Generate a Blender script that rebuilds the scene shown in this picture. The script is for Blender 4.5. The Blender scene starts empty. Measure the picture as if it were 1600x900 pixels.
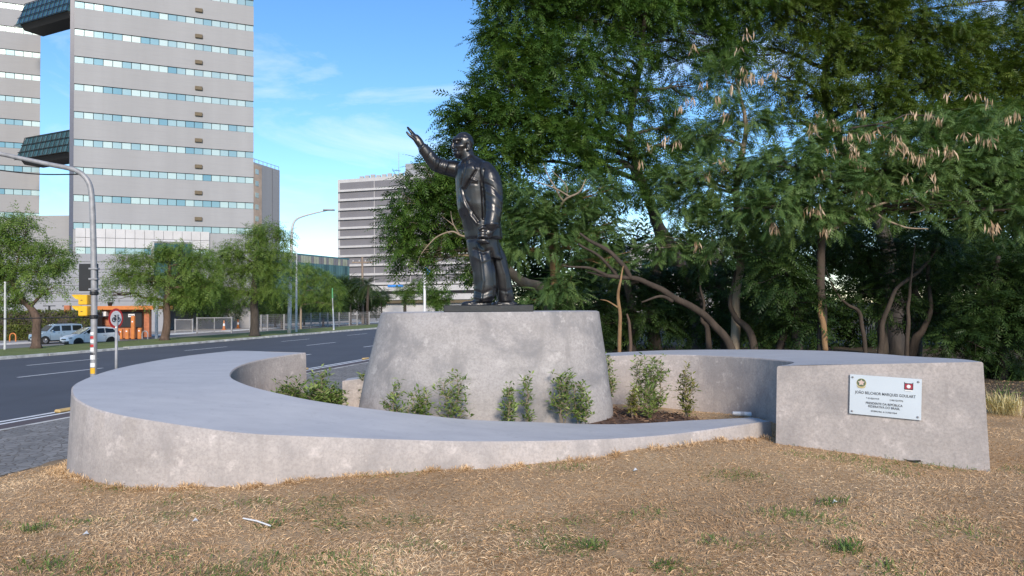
import bpy, math, random
import numpy as np
from mathutils import Vector, Matrix, noise as mnoise

# ------------------------------------------------------------------ camera, world, sun, exposure
sc = bpy.context.scene
C = sc.collection
R = math.radians
CAM_Z = 2.7
F = 1156.0                                   # focal length in photo pixels (1600 wide)
cam_d = bpy.data.cameras.new('camera')
cam_d.sensor_width = 36.0
cam_d.lens = 36.0 * F / 1600.0
cam_d.clip_start = 0.05
cam_d.clip_end = 9000
cam = bpy.data.objects.new('camera', cam_d)
C.objects.link(cam)
PITCH, ROLL = 1.3, -0.42
MC = Matrix.Rotation(R(90 + PITCH), 3, 'X') @ Matrix.Rotation(R(ROLL), 3, 'Z')
cam.matrix_world = Matrix.Translation((0, 0, CAM_Z)) @ MC.to_4x4()
sc.camera = cam

SUN_EL, SUN_AZ = 27.0, 9.0                  # behind the camera, a little to the right
s_dir = Vector((math.sin(R(SUN_AZ)) * math.cos(R(SUN_EL)), -math.cos(R(SUN_AZ)) * math.cos(R(SUN_EL)), math.sin(R(SUN_EL))))
world = bpy.data.worlds.new('World')
sc.world = world
world.use_nodes = True
nt = world.node_tree
nt.nodes.clear()
w_out = nt.nodes.new('ShaderNodeOutputWorld')
w_bg = nt.nodes.new('ShaderNodeBackground')
sky = nt.nodes.new('ShaderNodeTexSky')
sky.sky_type = 'NISHITA'
sky.sun_disc = False
sky.sun_elevation = R(SUN_EL)
sky.sun_rotation = math.atan2(s_dir.x, s_dir.y)
sky.altitude = 0
sky.air_density = 1.0
sky.dust_density = 0.0
sky.ozone_density = 4.0
w_bg.inputs['Strength'].default_value = 0.115
# thin cirrus, the same all over the sky
tc = nt.nodes.new('ShaderNodeTexCoord')
mp = nt.nodes.new('ShaderNodeMapping')
mp.inputs['Rotation'].default_value = (0.3, 0.5, 0.9)
mp.inputs['Scale'].default_value = (2.2, 5.0, 7.0)
ns = nt.nodes.new('ShaderNodeTexNoise')
ns.inputs['Scale'].default_value = 1.6
ns.inputs['Detail'].default_value = 9
ns.inputs['Roughness'].default_value = 0.62
ns.inputs['Distortion'].default_value = 0.7
rp = nt.nodes.new('ShaderNodeValToRGB')
rp.color_ramp.elements[0].position = 0.50
rp.color_ramp.elements[0].color = (0, 0, 0, 1)
rp.color_ramp.elements[1].position = 0.80
rp.color_ramp.elements[1].color = (0.55, 0.55, 0.55, 1)
mx = nt.nodes.new('ShaderNodeMixRGB')
mx.inputs['Color2'].default_value = (5.2, 5.6, 6.2, 1)
nt.links.new(tc.outputs['Generated'], mp.inputs['Vector'])
nt.links.new(mp.outputs['Vector'], ns.inputs['Vector'])
nt.links.new(ns.outputs['Fac'], rp.inputs['Fac'])
nt.links.new(rp.outputs['Color'], mx.inputs['Fac'])
hs = nt.nodes.new('ShaderNodeHueSaturation')
hs.inputs['Saturation'].default_value = 1.14
nt.links.new(sky.outputs['Color'], hs.inputs['Color'])
nt.links.new(hs.outputs['Color'], mx.inputs['Color1'])
nt.links.new(mx.outputs['Color'], w_bg.inputs['Color'])
nt.links.new(w_bg.outputs['Background'], w_out.inputs['Surface'])

sun_d = bpy.data.lights.new('sun', 'SUN')
sun_d.energy = 2.5
sun_d.angle = R(13.0)
sun_d.color = (1.0, 0.87, 0.72)
sun = bpy.data.objects.new('sun', sun_d)
sun.rotation_mode = 'QUATERNION'
sun.rotation_quaternion = s_dir.to_track_quat('Z', 'Y')
sun.location = (10, -20, 30)
C.objects.link(sun)

vs = sc.view_settings
vs.view_transform = 'Standard'
vs.look = 'None'
vs.gamma = 1.0
vs.exposure = 0.85
vs.use_curve_mapping = False
sc.cycles.max_bounces = 6
sc.cycles.diffuse_bounces = 3
sc.cycles.transparent_max_bounces = 4

# ------------------------------------------------------------------ helpers
rng = np.random.default_rng(7)
random.seed(7)

def W(px, py, depth):
    """world point seen at photo pixel (px, py), at the given distance along the view"""
    d = MC @ Vector(((px - 800) / F, -(py - 450) / F, -1.0))
    return Vector((0, 0, CAM_Z)) + d * (depth / d.y)

def G(px, py, z):
    """world point on the level plane z seen at photo pixel"""
    d = MC @ Vector(((px - 800) / F, -(py - 450) / F, -1.0))
    return Vector((0, 0, CAM_Z)) + d * ((z - CAM_Z) / d.z)

def basis(o):
    return Matrix.LocRotScale(o.location, o.rotation_euler, o.scale)

def link(o, parent=None):
    C.objects.link(o)
    if parent is not None:
        o.parent = parent
        if parent.type == 'EMPTY':
            o.matrix_parent_inverse = basis(parent).inverted()
        else:
            o.matrix_parent_inverse = basis(parent).inverted()
    return o

def tag(o, label=None, cat=None, group=None, kind=None):
    if label: o['label'] = label
    if cat: o['category'] = cat
    if group: o['group'] = group
    if kind: o['kind'] = kind
    return o

def empty(name, loc=(0, 0, 0), rz=0.0):
    o = bpy.data.objects.new(name, None)
    o.location = loc
    o.rotation_euler = (0, 0, rz)
    o.empty_display_size = 0.2
    C.objects.link(o)
    return o

def thing(name, loc, label, cat, group=None, rz=0.0):
    return tag(empty(name, loc, rz), label, cat, group)

def mesh_np(name, V, Fc, mat, parent=None, smooth=False, tint=None):
    """V (n,3); Fc (m,k) with one k"""
    V = np.ascontiguousarray(V, np.float32)
    Fc = np.ascontiguousarray(Fc, np.int32)
    me = bpy.data.meshes.new(name)
    n, k = Fc.shape
    me.vertices.add(len(V)); me.vertices.foreach_set('co', V.ravel())
    me.loops.add(n * k); me.loops.foreach_set('vertex_index', Fc.ravel())
    me.polygons.add(n)
    me.polygons.foreach_set('loop_start', np.arange(0, n * k, k, dtype=np.int32))
    me.polygons.foreach_set('loop_total', np.full(n, k, np.int32))
    me.update(calc_edges=True)
    if smooth: me.polygons.foreach_set('use_smooth', np.ones(n, bool))
    me.materials.append(mat)
    if tint is not None:
        at = me.attributes.new('tint', 'FLOAT', 'POINT'); at.data.foreach_set('value', np.ascontiguousarray(tint, np.float32))
    return link(bpy.data.objects.new(name, me), parent)

class MB:
    """collects shapes, then links them as one mesh object"""
    def __init__(s): s.v = []; s.f = []; s.mi = []
    def add(s, vs_, fs, mi=0):
        o = len(s.v)
        s.v += [tuple(v) for v in vs_]
        s.f += [tuple(i + o for i in f) for f in fs]
        s.mi += [mi] * len(fs)
        return s
    def box(s, c, size, rz=0.0, mi=0, bev=0.0):
        x, y, z = [a / 2 for a in size]
        M = Matrix.Rotation(rz, 3, 'Z')
        if bev <= 0:
            p = [Vector((a, b, d)) for d in (-z, z) for a, b in ((-x, -y), (x, -y), (x, y), (-x, y))]
            f = [(3, 2, 1, 0), (4, 5, 6, 7), (0, 1, 5, 4), (1, 2, 6, 5), (2, 3, 7, 6), (3, 0, 4, 7)]
        else:
            b = bev
            ring = [(-x, -y + b), (-x + b, -y), (x - b, -y), (x, -y + b), (x, y - b), (x - b, y), (-x + b, y), (-x, y - b)]
            ins = [(-x + b, -y + b), (-x + b, -y + b), (x - b, -y + b), (x - b, -y + b), (x - b, y - b), (x - b, y - b), (-x + b, y - b), (-x + b, y - b)]
            p = [Vector((a, c_, -z)) for a, c_ in ins] + [Vector((a, c_, -z + b)) for a, c_ in ring] + [Vector((a, c_, z - b)) for a, c_ in ring] + [Vector((a, c_, z)) for a, c_ in ins]
            f = [tuple(range(7, -1, -1)), tuple(range(24, 32))]
            for k in range(3):
                for i in range(8):
                    j = (i + 1) % 8
                    f.append((k * 8 + i, k * 8 + j, k * 8 + 8 + j, k * 8 + 8 + i))
        s.add([M @ q + Vector(c) for q in p], f, mi)
        return s
    def prism(s, pts, d, mi=0):
        """polygon of 3D points pushed along vector d"""
        n = len(pts); d = Vector(d)
        p = [Vector(q) for q in pts] + [Vector(q) + d for q in pts]
        f = [tuple(range(n - 1, -1, -1)), tuple(range(n, 2 * n))] + [(i, (i + 1) % n, n + (i + 1) % n, n + i) for i in range(n)]
        return s.add(p, f, mi)
    def tube(s, path, rad, seg=8, mi=0, cap=True, flat=1.0):
        pts = [Vector(p) for p in path]; n = len(pts)
        rads = [rad] * n if not hasattr(rad, '__len__') else list(rad)
        vs_, fs = [], []
        up = None
        for i, p in enumerate(pts):
            t = (pts[min(i + 1, n - 1)] - pts[max(i - 1, 0)])
            t = t.normalized() if t.length > 1e-9 else Vector((0, 0, 1))
            if up is None:
                up = Vector((0, 0, 1)) if abs(t.z) < 0.9 else Vector((1, 0, 0))
            a = t.cross(up).normalized(); b = a.cross(t).normalized(); up = b
            for k in range(seg):
                an = 2 * math.pi * k / seg
                vs_.append(p + (a * math.cos(an) + b * math.sin(an) * flat) * rads[i])
        for i in range(n - 1):
            for k in range(seg):
                fs.append((i * seg + k, i * seg + (k + 1) % seg, (i + 1) * seg + (k + 1) % seg, (i + 1) * seg + k))
        if cap:
            fs.append(tuple(range(seg - 1, -1, -1))); fs.append(tuple(range((n - 1) * seg, n * seg)))
        return s.add(vs_, fs, mi)
    def lathe(s, c, prof, seg=16, axis='Z', mi=0):
        """prof: (radius, height) pairs along axis"""
        vs_, fs = [], []
        for r_, h_ in prof:
            for k in range(seg):
                a = 2 * math.pi * k / seg
                q = (r_ * math.cos(a), r_ * math.sin(a), h_)
                if axis == 'Y': q = (q[0], q[2], -q[1])
                if axis == 'X': q = (q[2], q[0], q[1])
                vs_.append(Vector(q) + Vector(c))
        n = len(prof)
        for i in range(n - 1):
            for k in range(seg):
                fs.append((i * seg + k, i * seg + (k + 1) % seg, (i + 1) * seg + (k + 1) % seg, (i + 1) * seg + k))
        fs.append(tuple(range(seg - 1, -1, -1))); fs.append(tuple(range((n - 1) * seg, n * seg)))
        return s.add(vs_, fs, mi)
    def build(s, name, mat, parent=None, smooth=False, auto=None):
        me = bpy.data.meshes.new(name)
        me.from_pydata([tuple(v) for v in s.v], [], s.f)
        mats = mat if isinstance(mat, (list, tuple)) else [mat]
        for m in mats: me.materials.append(m)
        if len(mats) > 1: me.polygons.foreach_set('material_index', s.mi)
        if smooth: me.polygons.foreach_set('use_smooth', [True] * len(me.polygons))
        me.update()
        o = link(bpy.data.objects.new(name, me), parent)
        if auto is not None:
            me.set_sharp_from_angle(angle=R(auto))
        return o

def copy_part(o, parent, loc=None):
    c = o.copy(); C.objects.link(c)
    pi_ = o.matrix_parent_inverse.copy()
    c.parent = parent; c.matrix_parent_inverse = pi_
    if loc is not None: c.location = loc
    return c

def copy_tree(o, parent=None):
    c = o.copy(); C.objects.link(c); c.parent = parent
    for ch in list(o.children): copy_tree(ch, c)
    return c

def catmull(pts, n):
    P = [np.array(p, float) for p in pts]
    P = [2 * P[0] - P[1]] + P + [2 * P[-1] - P[-2]]
    m = len(P) - 3
    out = []
    for j in range(n):
        t = j / (n - 1) * m; i = min(int(t), m - 1); u = t - i
        a, b, c, d = P[i:i + 4]
        out.append(0.5 * (2 * b + (c - a) * u + (2 * a - 5 * b + 4 * c - d) * u * u + (3 * b - a - 3 * c + d) * u ** 3))
    return np.array(out)

# ------------------------------------------------------------------ materials
class NT:
    def __init__(s, name):
        s.m = bpy.data.materials.new(name); s.m.use_nodes = True
        s.t = s.m.node_tree; s.n = s.t.nodes
        s.b = s.n['Principled BSDF']
    def new(s, typ, **kw):
        n = s.n.new(typ)
        for k, v in kw.items():
            if hasattr(n, k): setattr(n, k, v)
            else: n.inputs[k].default_value = v
        return n
    def l(s, a, b): s.t.links.new(a, b)
    def noise(s, scale, detail=4, rough=0.55, vec=None, dist=0.0):
        n = s.new('ShaderNodeTexNoise')
        n.inputs['Scale'].default_value = scale; n.inputs['Detail'].default_value = detail
        n.inputs['Roughness'].default_value = rough; n.inputs['Distortion'].default_value = dist
        s.l(vec if vec is not None else s.pos(), n.inputs['Vector'])
        return n.outputs['Fac']
    def pos(s):
        if not hasattr(s, '_p'):
            s._p = s.new('ShaderNodeNewGeometry')
        return s._p.outputs['Position']
    def scaled(s, sx, sy, sz, vec=None):
        m = s.new('ShaderNodeMapping'); m.inputs['Scale'].default_value = (sx, sy, sz)
        s.l(vec if vec is not None else s.pos(), m.inputs['Vector'])
        return m.outputs['Vector']
    def ramp(s, fac, stops, interp='LINEAR'):
        r = s.new('ShaderNodeValToRGB'); e = r.color_ramp.elements
        r.color_ramp.interpolation = interp
        while len(e) < len(stops): e.new(0.5)
        for i, (p, c) in enumerate(stops):
            e[i].position = p; e[i].color = (*c, 1) if len(c) == 3 else c
        s.l(fac, r.inputs['Fac'])
        return r.outputs['Color']
    def mix(s, fac, a, b, mode='MIX'):
        m = s.new('ShaderNodeMixRGB'); m.blend_type = mode
        for inp, v in (('Fac', fac), ('Color1', a), ('Color2', b)):
            if hasattr(v, 'is_linked') or hasattr(v, 'links'): s.l(v, m.inputs[inp])
            elif isinstance(v, (int, float)): m.inputs[inp].default_value = v
            else: m.inputs[inp].default_value = (*v, 1)
        return m.outputs['Color']
    def math(s, op, a, b=0.0):
        m = s.new('ShaderNodeMath'); m.operation = op
        for i, v in enumerate((a, b)):
            if isinstance(v, (int, float)): m.inputs[i].default_value = v
            else: s.l(v, m.inputs[i])
        return m.outputs[0]
    def color(s, c):
        if isinstance(c, (tuple, list)): s.b.inputs['Base Color'].default_value = (*c, 1)
        else: s.l(c, s.b.inputs['Base Color'])
    def bump(s, h, strength=0.3, dist=0.02):
        b = s.new('ShaderNodeBump'); b.inputs['Strength'].default_value = strength; b.inputs['Distance'].default_value = dist
        s.l(h, b.inputs['Height']); s.l(b.outputs['Normal'], s.b.inputs['Normal'])
    def set(s, **kw):
        for k, v in kw.items(): s.b.inputs[k.replace('_', ' ')].default_value = v
        return s.m

def plain(name, col, rough=0.6, metal=0.0, var=0.12, scale=3.0, bump=0.0):
    t = NT(name)
    n = t.noise(scale, 5)
    lo = tuple(c * (1 - var) for c in col); hi = tuple(min(1, c * (1 + var)) for c in col)
    t.color(t.ramp(n, [(0.3, lo), (0.7, hi)]))
    if bump: t.bump(t.noise(scale * 8, 5), bump, 0.01)
    return t.set(Roughness=rough, Metallic=metal)

def concrete(name, base, warm, stain=0.5, smooth_top=False):
    t = NT(name)
    n1 = t.noise(1.3, 6, 0.65, dist=0.2)
    n2 = t.noise(9, 6, 0.6)
    n3 = t.noise(t_scale := 2.2, 7, 0.7, vec=t.scaled(1, 1, 1.6), dist=0.5)
    c = t.ramp(n1, [(0.25, tuple(b * 0.80 for b in base)), (0.55, base), (0.8, warm)])
    c = t.mix(t.math('MULTIPLY', t.math('SUBTRACT', n2, 0.35), 0.55), c, tuple(b * 0.62 for b in base))
    st = t.ramp(n3, [(0.56, (0, 0, 0)), (0.74, (stain,) * 3)])
    c = t.mix(st, c, tuple(b * 0.45 for b in base))
    blot = t.ramp(t.noise(1.5, 8, 0.70, dist=0.35), [(0.47, (0, 0, 0)), (0.62, (min(1, stain * 1.3),) * 3)])
    c = t.mix(blot, c, tuple(b * f for b, f in zip(base, (0.56, 0.58, 0.61))))
    fine = t.ramp(t.noise(38, 6, 0.75), [(0.40, (0.45,) * 3), (0.56, (0, 0, 0))])
    c = t.mix(fine, c, tuple(b * 0.55 for b in base))
    smear = t.ramp(t.noise(1.0, 5, 0.6, vec=t.scaled(5, 5, 0.7), dist=0.4), [(0.54, (0, 0, 0)), (0.66, (stain * 0.8,) * 3)])
    c = t.mix(smear, c, tuple(b * 0.6 for b in base))
    # pale lime spots and pits
    vo = t.new('ShaderNodeTexVoronoi'); vo.inputs['Scale'].default_value = 26
    t.l(t.pos(), vo.inputs['Vector'])
    pit = t.ramp(vo.outputs['Distance'], [(0.05, (1, 1, 1)), (0.11, (0, 0, 0))])
    pit = t.mix(1.0, pit, t.ramp(t.noise(2.7, 3), [(0.52, (0, 0, 0)), (0.62, (0.7, 0.7, 0.7))]), 'MULTIPLY')
    c = t.mix(pit, c, tuple(b * 0.4 for b in base))
    lime = t.ramp(t.noise(5.5, 8, 0.72), [(0.57, (0, 0, 0)), (0.66, (0.65, 0.65, 0.65))])
    c = t.mix(lime, c, tuple(min(1, b * 1.28) for b in base))
    t.color(c)
    h = t.math('ADD', t.math('MULTIPLY', n2, 0.6), t.math('MULTIPLY', n1, 1.0))
    h = t.math('SUBTRACT', h, t.math('MULTIPLY', pit, 0.5))
    t.bump(h, 0.55, 0.018)
    return t.set(Roughness=0.85)

def island_leaf(name, stops, trans=0.25, rough=0.5):
    """leaf colour varied per leaf island, light passing through"""
    t = NT(name)
    g = t.new('ShaderNodeAttribute'); g.attribute_name = 'tint'
    n = t.noise(0.9, 3)
    f = t.math('ADD', t.math('MULTIPLY', g.outputs['Fac'], 0.65), t.math('MULTIPLY', n, 0.35))
    col = t.ramp(f, stops)
    t.color(col)
    t.set(Roughness=rough)
    t.b.inputs['Specular IOR Level'].default_value = 0.3
    tr = t.new('ShaderNodeBsdfTranslucent')
    t.l(t.mix(1.0, col, (1.1, 1.25, 0.5), 'MULTIPLY'), tr.inputs['Color'])
    ms = t.new('ShaderNodeMixShader'); ms.inputs['Fac'].default_value = trans
    t.l(t.b.outputs['BSDF'], ms.inputs[1]); t.l(tr.outputs['BSDF'], ms.inputs[2])
    t.l(ms.outputs['Shader'], t.n['Material Output'].inputs['Surface'])
    return t.m

M = {}
M['conc_side'] = concrete('concrete_cast', (0.455, 0.412, 0.392), (0.55, 0.49, 0.46), 0.42)
M['conc_ped'] = concrete('concrete_pedestal', (0.385, 0.36, 0.35), (0.455, 0.415, 0.40), 0.75)
def top_mat():  # trowelled cement; bluish base has the cool sky light painted in
    t = NT('concrete_trowelled_top')
    n = t.noise(2.0, 6, 0.6, vec=t.scaled(1, 3, 1))
    n2 = t.noise(14, 5)
    c = t.ramp(n, [(0.25, (0.385, 0.39, 0.415)), (0.75, (0.46, 0.465, 0.485))])
    c = t.mix(t.ramp(n2, [(0.58, (0, 0, 0)), (0.75, (0.4,) * 3)]), c, (0.30, 0.30, 0.31))
    c = t.mix(t.ramp(t.noise(0.8, 6, 0.65, dist=1.0), [(0.5, (0, 0, 0)), (0.68, (0.45,) * 3)]), c, (0.345, 0.35, 0.375))
    t.color(c); t.bump(t.math('ADD', n2, n), 0.12, 0.01)
    return t.set(Roughness=0.7)
M['conc_top'] = top_mat()

def asphalt(name, col, agg=60):
    t = NT(name)
    n = t.noise(0.35, 6, 0.6); n2 = t.noise(agg, 3)
    tr = t.noise(0.5, 4, 0.5, vec=t.scaled(2.0, 0.12, 1))
    c = t.ramp(n, [(0.3, tuple(a * 0.85 for a in col)), (0.7, tuple(a * 1.15 for a in col))])
    c = t.mix(t.math('MULTIPLY', n2, 0.35), c, tuple(a * 1.7 for a in col))
    c = t.mix(t.ramp(tr, [(0.5, (0, 0, 0)), (0.7, (0.3,) * 3)]), c, tuple(a * 0.7 for a in col))
    t.color(c); t.bump(n2, 0.3, 0.006)
    return t.set(Roughness=0.82)
M['asphalt'] = asphalt('asphalt', (0.058, 0.064, 0.080))
M['asphalt_old'] = asphalt('asphalt_far', (0.17, 0.165, 0.16))
M['cycle'] = asphalt('cycle_lane', (0.085, 0.068, 0.072))
M['road_paint'] = plain('road_paint', (0.74, 0.75, 0.76), 0.6, var=0.15, scale=6)
M['kerb'] = plain('kerb_whitewash', (0.52, 0.51, 0.48), 0.8, var=0.4, scale=2.0, bump=0.3)
def paving():
    t = NT('stone_paving')
    vo = t.new('ShaderNodeTexVoronoi'); vo.inputs['Scale'].default_value = 6.5; vo.feature = 'DISTANCE_TO_EDGE'
    t.l(t.pos(), vo.inputs['Vector'])
    vc = t.new('ShaderNodeTexVoronoi'); vc.inputs['Scale'].default_value = 6.5
    t.l(t.pos(), vc.inputs['Vector'])
    c = t.mix(0.3, t.ramp(t.noise(0.8, 5), [(0.3, (0.17, 0.165, 0.16)), (0.7, (0.27, 0.26, 0.25))]), t.ramp(vc.outputs['Color'], [(0.2, (0.10, 0.10, 0.10)), (0.8, (0.34, 0.33, 0.31))]))
    j = t.ramp(vo.outputs['Distance'], [(0.02, (1, 1, 1)), (0.07, (0, 0, 0))])
    c = t.mix(j, c, (0.10, 0.085, 0.07)); t.color(c)
    t.bump(vo.outputs['Distance'], 0.6, 0.02)
    return t.set(Roughness=0.85)
M['paving'] = paving()
M['sidewalk'] = plain('sidewalk_concrete', (0.30, 0.285, 0.27), 0.85, var=0.25, scale=1.2, bump=0.3)

def ground_mat():
    t = NT('dry_lawn_soil')
    n = t.noise(1.1, 6, 0.6); n2 = t.noise(30, 5, 0.7); n3 = t.noise(0.5, 4)
    c = t.ramp(n, [(0.3, (0.48, 0.31, 0.165)), (0.55, (0.60, 0.40, 0.22)), (0.75, (0.68, 0.48, 0.28))])
    c = t.mix(t.math('MULTIPLY', n2, 0.6), c, (0.17, 0.115, 0.065))
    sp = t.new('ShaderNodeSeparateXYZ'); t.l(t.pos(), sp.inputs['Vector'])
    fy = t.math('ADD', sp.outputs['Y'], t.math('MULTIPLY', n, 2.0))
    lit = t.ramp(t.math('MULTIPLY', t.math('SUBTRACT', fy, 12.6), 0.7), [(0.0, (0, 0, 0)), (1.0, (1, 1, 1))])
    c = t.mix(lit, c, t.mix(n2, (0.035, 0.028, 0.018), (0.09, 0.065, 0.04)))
    t.color(c); t.bump(n2, 0.9, 0.03)
    return t.set(Roughness=0.95)
M['ground'] = ground_mat()
def mulch_mat():
    t = NT('bark_mulch')
    n = t.noise(22, 6, 0.7); n2 = t.noise(3, 4)
    c = t.ramp(n, [(0.3, (0.05, 0.03, 0.022)), (0.6, (0.14, 0.08, 0.055)), (0.8, (0.26, 0.17, 0.11))])
    t.color(c); t.bump(n, 1.0, 0.03)
    return t.set(Roughness=0.95)
M['mulch'] = mulch_mat()
def grass_mat():
    t = NT('median_turf')
    n = t.noise(0.8, 5); n2 = t.noise(20, 4)
    c = t.ramp(n, [(0.3, (0.10, 0.14, 0.035)), (0.6, (0.17, 0.20, 0.06)), (0.8, (0.26, 0.25, 0.10))])
    c = t.mix(t.math('MULTIPLY', n2, 0.5), c, (0.07, 0.10, 0.02)); t.color(c); t.bump(n2, 0.8, 0.04)
    return t.set(Roughness=0.95)
M['turf'] = grass_mat()

def bark(name, a, b, scale=6):
    t = NT(name)
    n = t.noise(scale, 6, 0.65, vec=t.scaled(1, 1, 0.3)); n2 = t.noise(1.2, 3)
    t.color(t.mix(t.math('MULTIPLY', n2, 0.5), t.ramp(n, [(0.3, a), (0.7, b)]), tuple(x * 0.6 for x in a)))
    t.bump(n, 1.0, 0.03)
    return t.set(Roughness=0.9)
M['bark'] = bark('bark_brown', (0.032, 0.024, 0.018), (0.095, 0.070, 0.053))  # brown bark, darkened so the shade under the crowns sits in its colour
M['bark_red'] = bark('bark_reddish', (0.07, 0.045, 0.035), (0.19, 0.125, 0.09))
M['bark_pale'] = bark('bark_pale', (0.22, 0.17, 0.12), (0.42, 0.34, 0.25))
M['bark_split'] = bark('bark_split_orange', (0.17, 0.095, 0.045), (0.42, 0.26, 0.13), 9)
M['bark_dark'] = bark('bark_dark', (0.035, 0.03, 0.026), (0.10, 0.08, 0.065))

M['leaf_big'] = island_leaf('leaf_spreading_tree', [(0.15, (0.026, 0.064, 0.013)), (0.5, (0.058, 0.118, 0.02)), (0.85, (0.115, 0.19, 0.03))])
M['leaf_yel'] = island_leaf('leaf_canopy', [(0.15, (0.035, 0.065, 0.012)), (0.5, (0.075, 0.12, 0.018)), (0.85, (0.14, 0.18, 0.03))])
M['leaf_leuc'] = island_leaf('leaf_pod_tree', [(0.15, (0.045, 0.095, 0.027)), (0.5, (0.10, 0.17, 0.05)), (0.85, (0.18, 0.26, 0.085))])
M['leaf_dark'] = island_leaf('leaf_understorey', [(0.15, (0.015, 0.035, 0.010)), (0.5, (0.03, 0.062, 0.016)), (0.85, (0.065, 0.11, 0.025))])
M['leaf_median'] = island_leaf('leaf_median_tree', [(0.15, (0.08, 0.14, 0.03)), (0.5, (0.15, 0.235, 0.05)), (0.85, (0.27, 0.35, 0.09))], 0.35)
M['leaf_shrub'] = island_leaf('leaf_shrub', [(0.15, (0.09, 0.15, 0.035)), (0.5, (0.18, 0.265, 0.065)), (0.85, (0.36, 0.42, 0.14))], 0.25, 0.4)
M['leaf_shrub_yel'] = island_leaf('leaf_shrub_yellowing', [(0.15, (0.09, 0.12, 0.02)), (0.5, (0.18, 0.20, 0.04)), (0.85, (0.32, 0.28, 0.07))], 0.2, 0.4)
M['leaf_hedge'] = island_leaf('leaf_hedge', [(0.15, (0.05, 0.07, 0.015)), (0.5, (0.10, 0.13, 0.025)), (0.85, (0.20, 0.21, 0.05))], 0.2)
M['leaf_palm'] = island_leaf('leaf_palm', [(0.2, (0.03, 0.05, 0.02)), (0.8, (0.08, 0.11, 0.04))], 0.2)
M['pod'] = island_leaf('dry_pod', [(0.15, (0.30, 0.19, 0.11)), (0.5, (0.48, 0.34, 0.22)), (0.85, (0.66, 0.52, 0.38))], 0.15, 0.7)
M['straw'] = island_leaf('dry_grass_blade', [(0.12, (0.38, 0.23, 0.115)), (0.4, (0.64, 0.415, 0.225)), (0.7, (0.80, 0.56, 0.33)), (0.95, (0.90, 0.73, 0.50))], 0.12, 0.75)
M['weed'] = island_leaf('weed_blade', [(0.15, (0.05, 0.10, 0.02)), (0.5, (0.11, 0.19, 0.04)), (0.85, (0.24, 0.30, 0.09))], 0.25, 0.5)
M['drymix'] = island_leaf('dry_clump', [(0.15, (0.35, 0.27, 0.12)), (0.5, (0.55, 0.45, 0.22)), (0.85, (0.75, 0.68, 0.42))], 0.2, 0.6)

def bronze():
    t = NT('dark_bronze')
    n = t.noise(6, 5, 0.6); n2 = t.noise(45, 4)
    t.color(t.ramp(n, [(0.3, (0.007, 0.0075, 0.010)), (0.7, (0.016, 0.0155, 0.018))]))
    r = t.ramp(n, [(0.3, (0.28,) * 3), (0.7, (0.42,) * 3)]); t.l(r, t.b.inputs['Roughness'])
    t.bump(t.math('ADD', t.math('MULTIPLY', n2, 0.35), t.noise(14, 3)), 0.12, 0.012)
    t.b.inputs['Coat Weight'].default_value = 0.25
    t.b.inputs['Coat Roughness'].default_value = 0.25
    return t.set(Metallic=0.0)
M['bronze'] = bronze()
M['steel'] = plain('galvanised_steel', (0.30, 0.30, 0.31), 0.55, 0.2, 0.22, 5)
M['pole_paint'] = plain('pole_grey_paint', (0.50, 0.51, 0.51), 0.55, 0.1, 0.12, 5)
M['pole_green'] = plain('pole_green_paint', (0.10, 0.35, 0.14), 0.5)
M['black'] = plain('black_plastic', (0.012, 0.012, 0.013), 0.5, var=0.2)
M['yellow'] = plain('signal_yellow', (0.72, 0.40, 0.015), 0.45, var=0.1)
M['divider'] = plain('divider_tan', (0.52, 0.36, 0.15), 0.6, var=0.2)
M['white'] = plain('white_paint', (0.75, 0.75, 0.75), 0.5, var=0.05)
M['offwhite'] = plain('offwhite_render', (0.50, 0.49, 0.49), 0.8, var=0.08, scale=0.6)
M['red'] = plain('sign_red', (0.50, 0.03, 0.03), 0.45, var=0.1)
M['orange'] = plain('orange_paint', (0.56, 0.19, 0.045), 0.6, var=0.12)
M['orange_brick'] = plain('orange_brick', (0.42, 0.15, 0.075), 0.85, var=0.2, scale=4)
M['blue'] = plain('blue_fabric', (0.03, 0.22, 0.65), 0.6)
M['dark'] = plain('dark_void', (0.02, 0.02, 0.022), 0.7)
M['wood_pole'] = bark('wood_pole', (0.22, 0.16, 0.12), (0.40, 0.32, 0.26))
M['tower_wall'] = plain('tower_concrete', (0.40, 0.385, 0.405), 0.85, var=0.05, scale=0.25)
def streaked(name, col):
    t = NT(name)
    n = t.noise(0.35, 5, 0.6, vec=t.scaled(1, 1, 0.08)); n2 = t.noise(0.12, 3)
    c = t.ramp(n, [(0.3, tuple(a * 0.92 for a in col)), (0.7, tuple(a * 1.06 for a in col))])
    c = t.mix(t.math('MULTIPLY', n2, 0.3), c, tuple(a * 0.85 for a in col))
    gr = t.noise(1.0, 4, 0.7, vec=t.scaled(0.35, 0.35, 7.0))
    c = t.mix(t.ramp(gr, [(0.45, (0, 0, 0)), (0.7, (0.35,) * 3)]), c, tuple(a * 0.80 for a in col))
    t.color(c); t.bump(t.noise(6, 4), 0.15, 0.01)
    return t.set(Roughness=0.85)
M['tower_wall'] = streaked('tower_concrete', (0.325, 0.325, 0.335))
M['grey_wall'] = streaked('grey_wall', (0.31, 0.315, 0.335))
M['panel_grey'] = streaked('panel_grey', (0.19, 0.185, 0.20))
M['brown'] = plain('vent_brown', (0.13, 0.10, 0.06), 0.7)
M['edge_dark'] = plain('edge_glass_dark', (0.05, 0.06, 0.10), 0.3)
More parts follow.
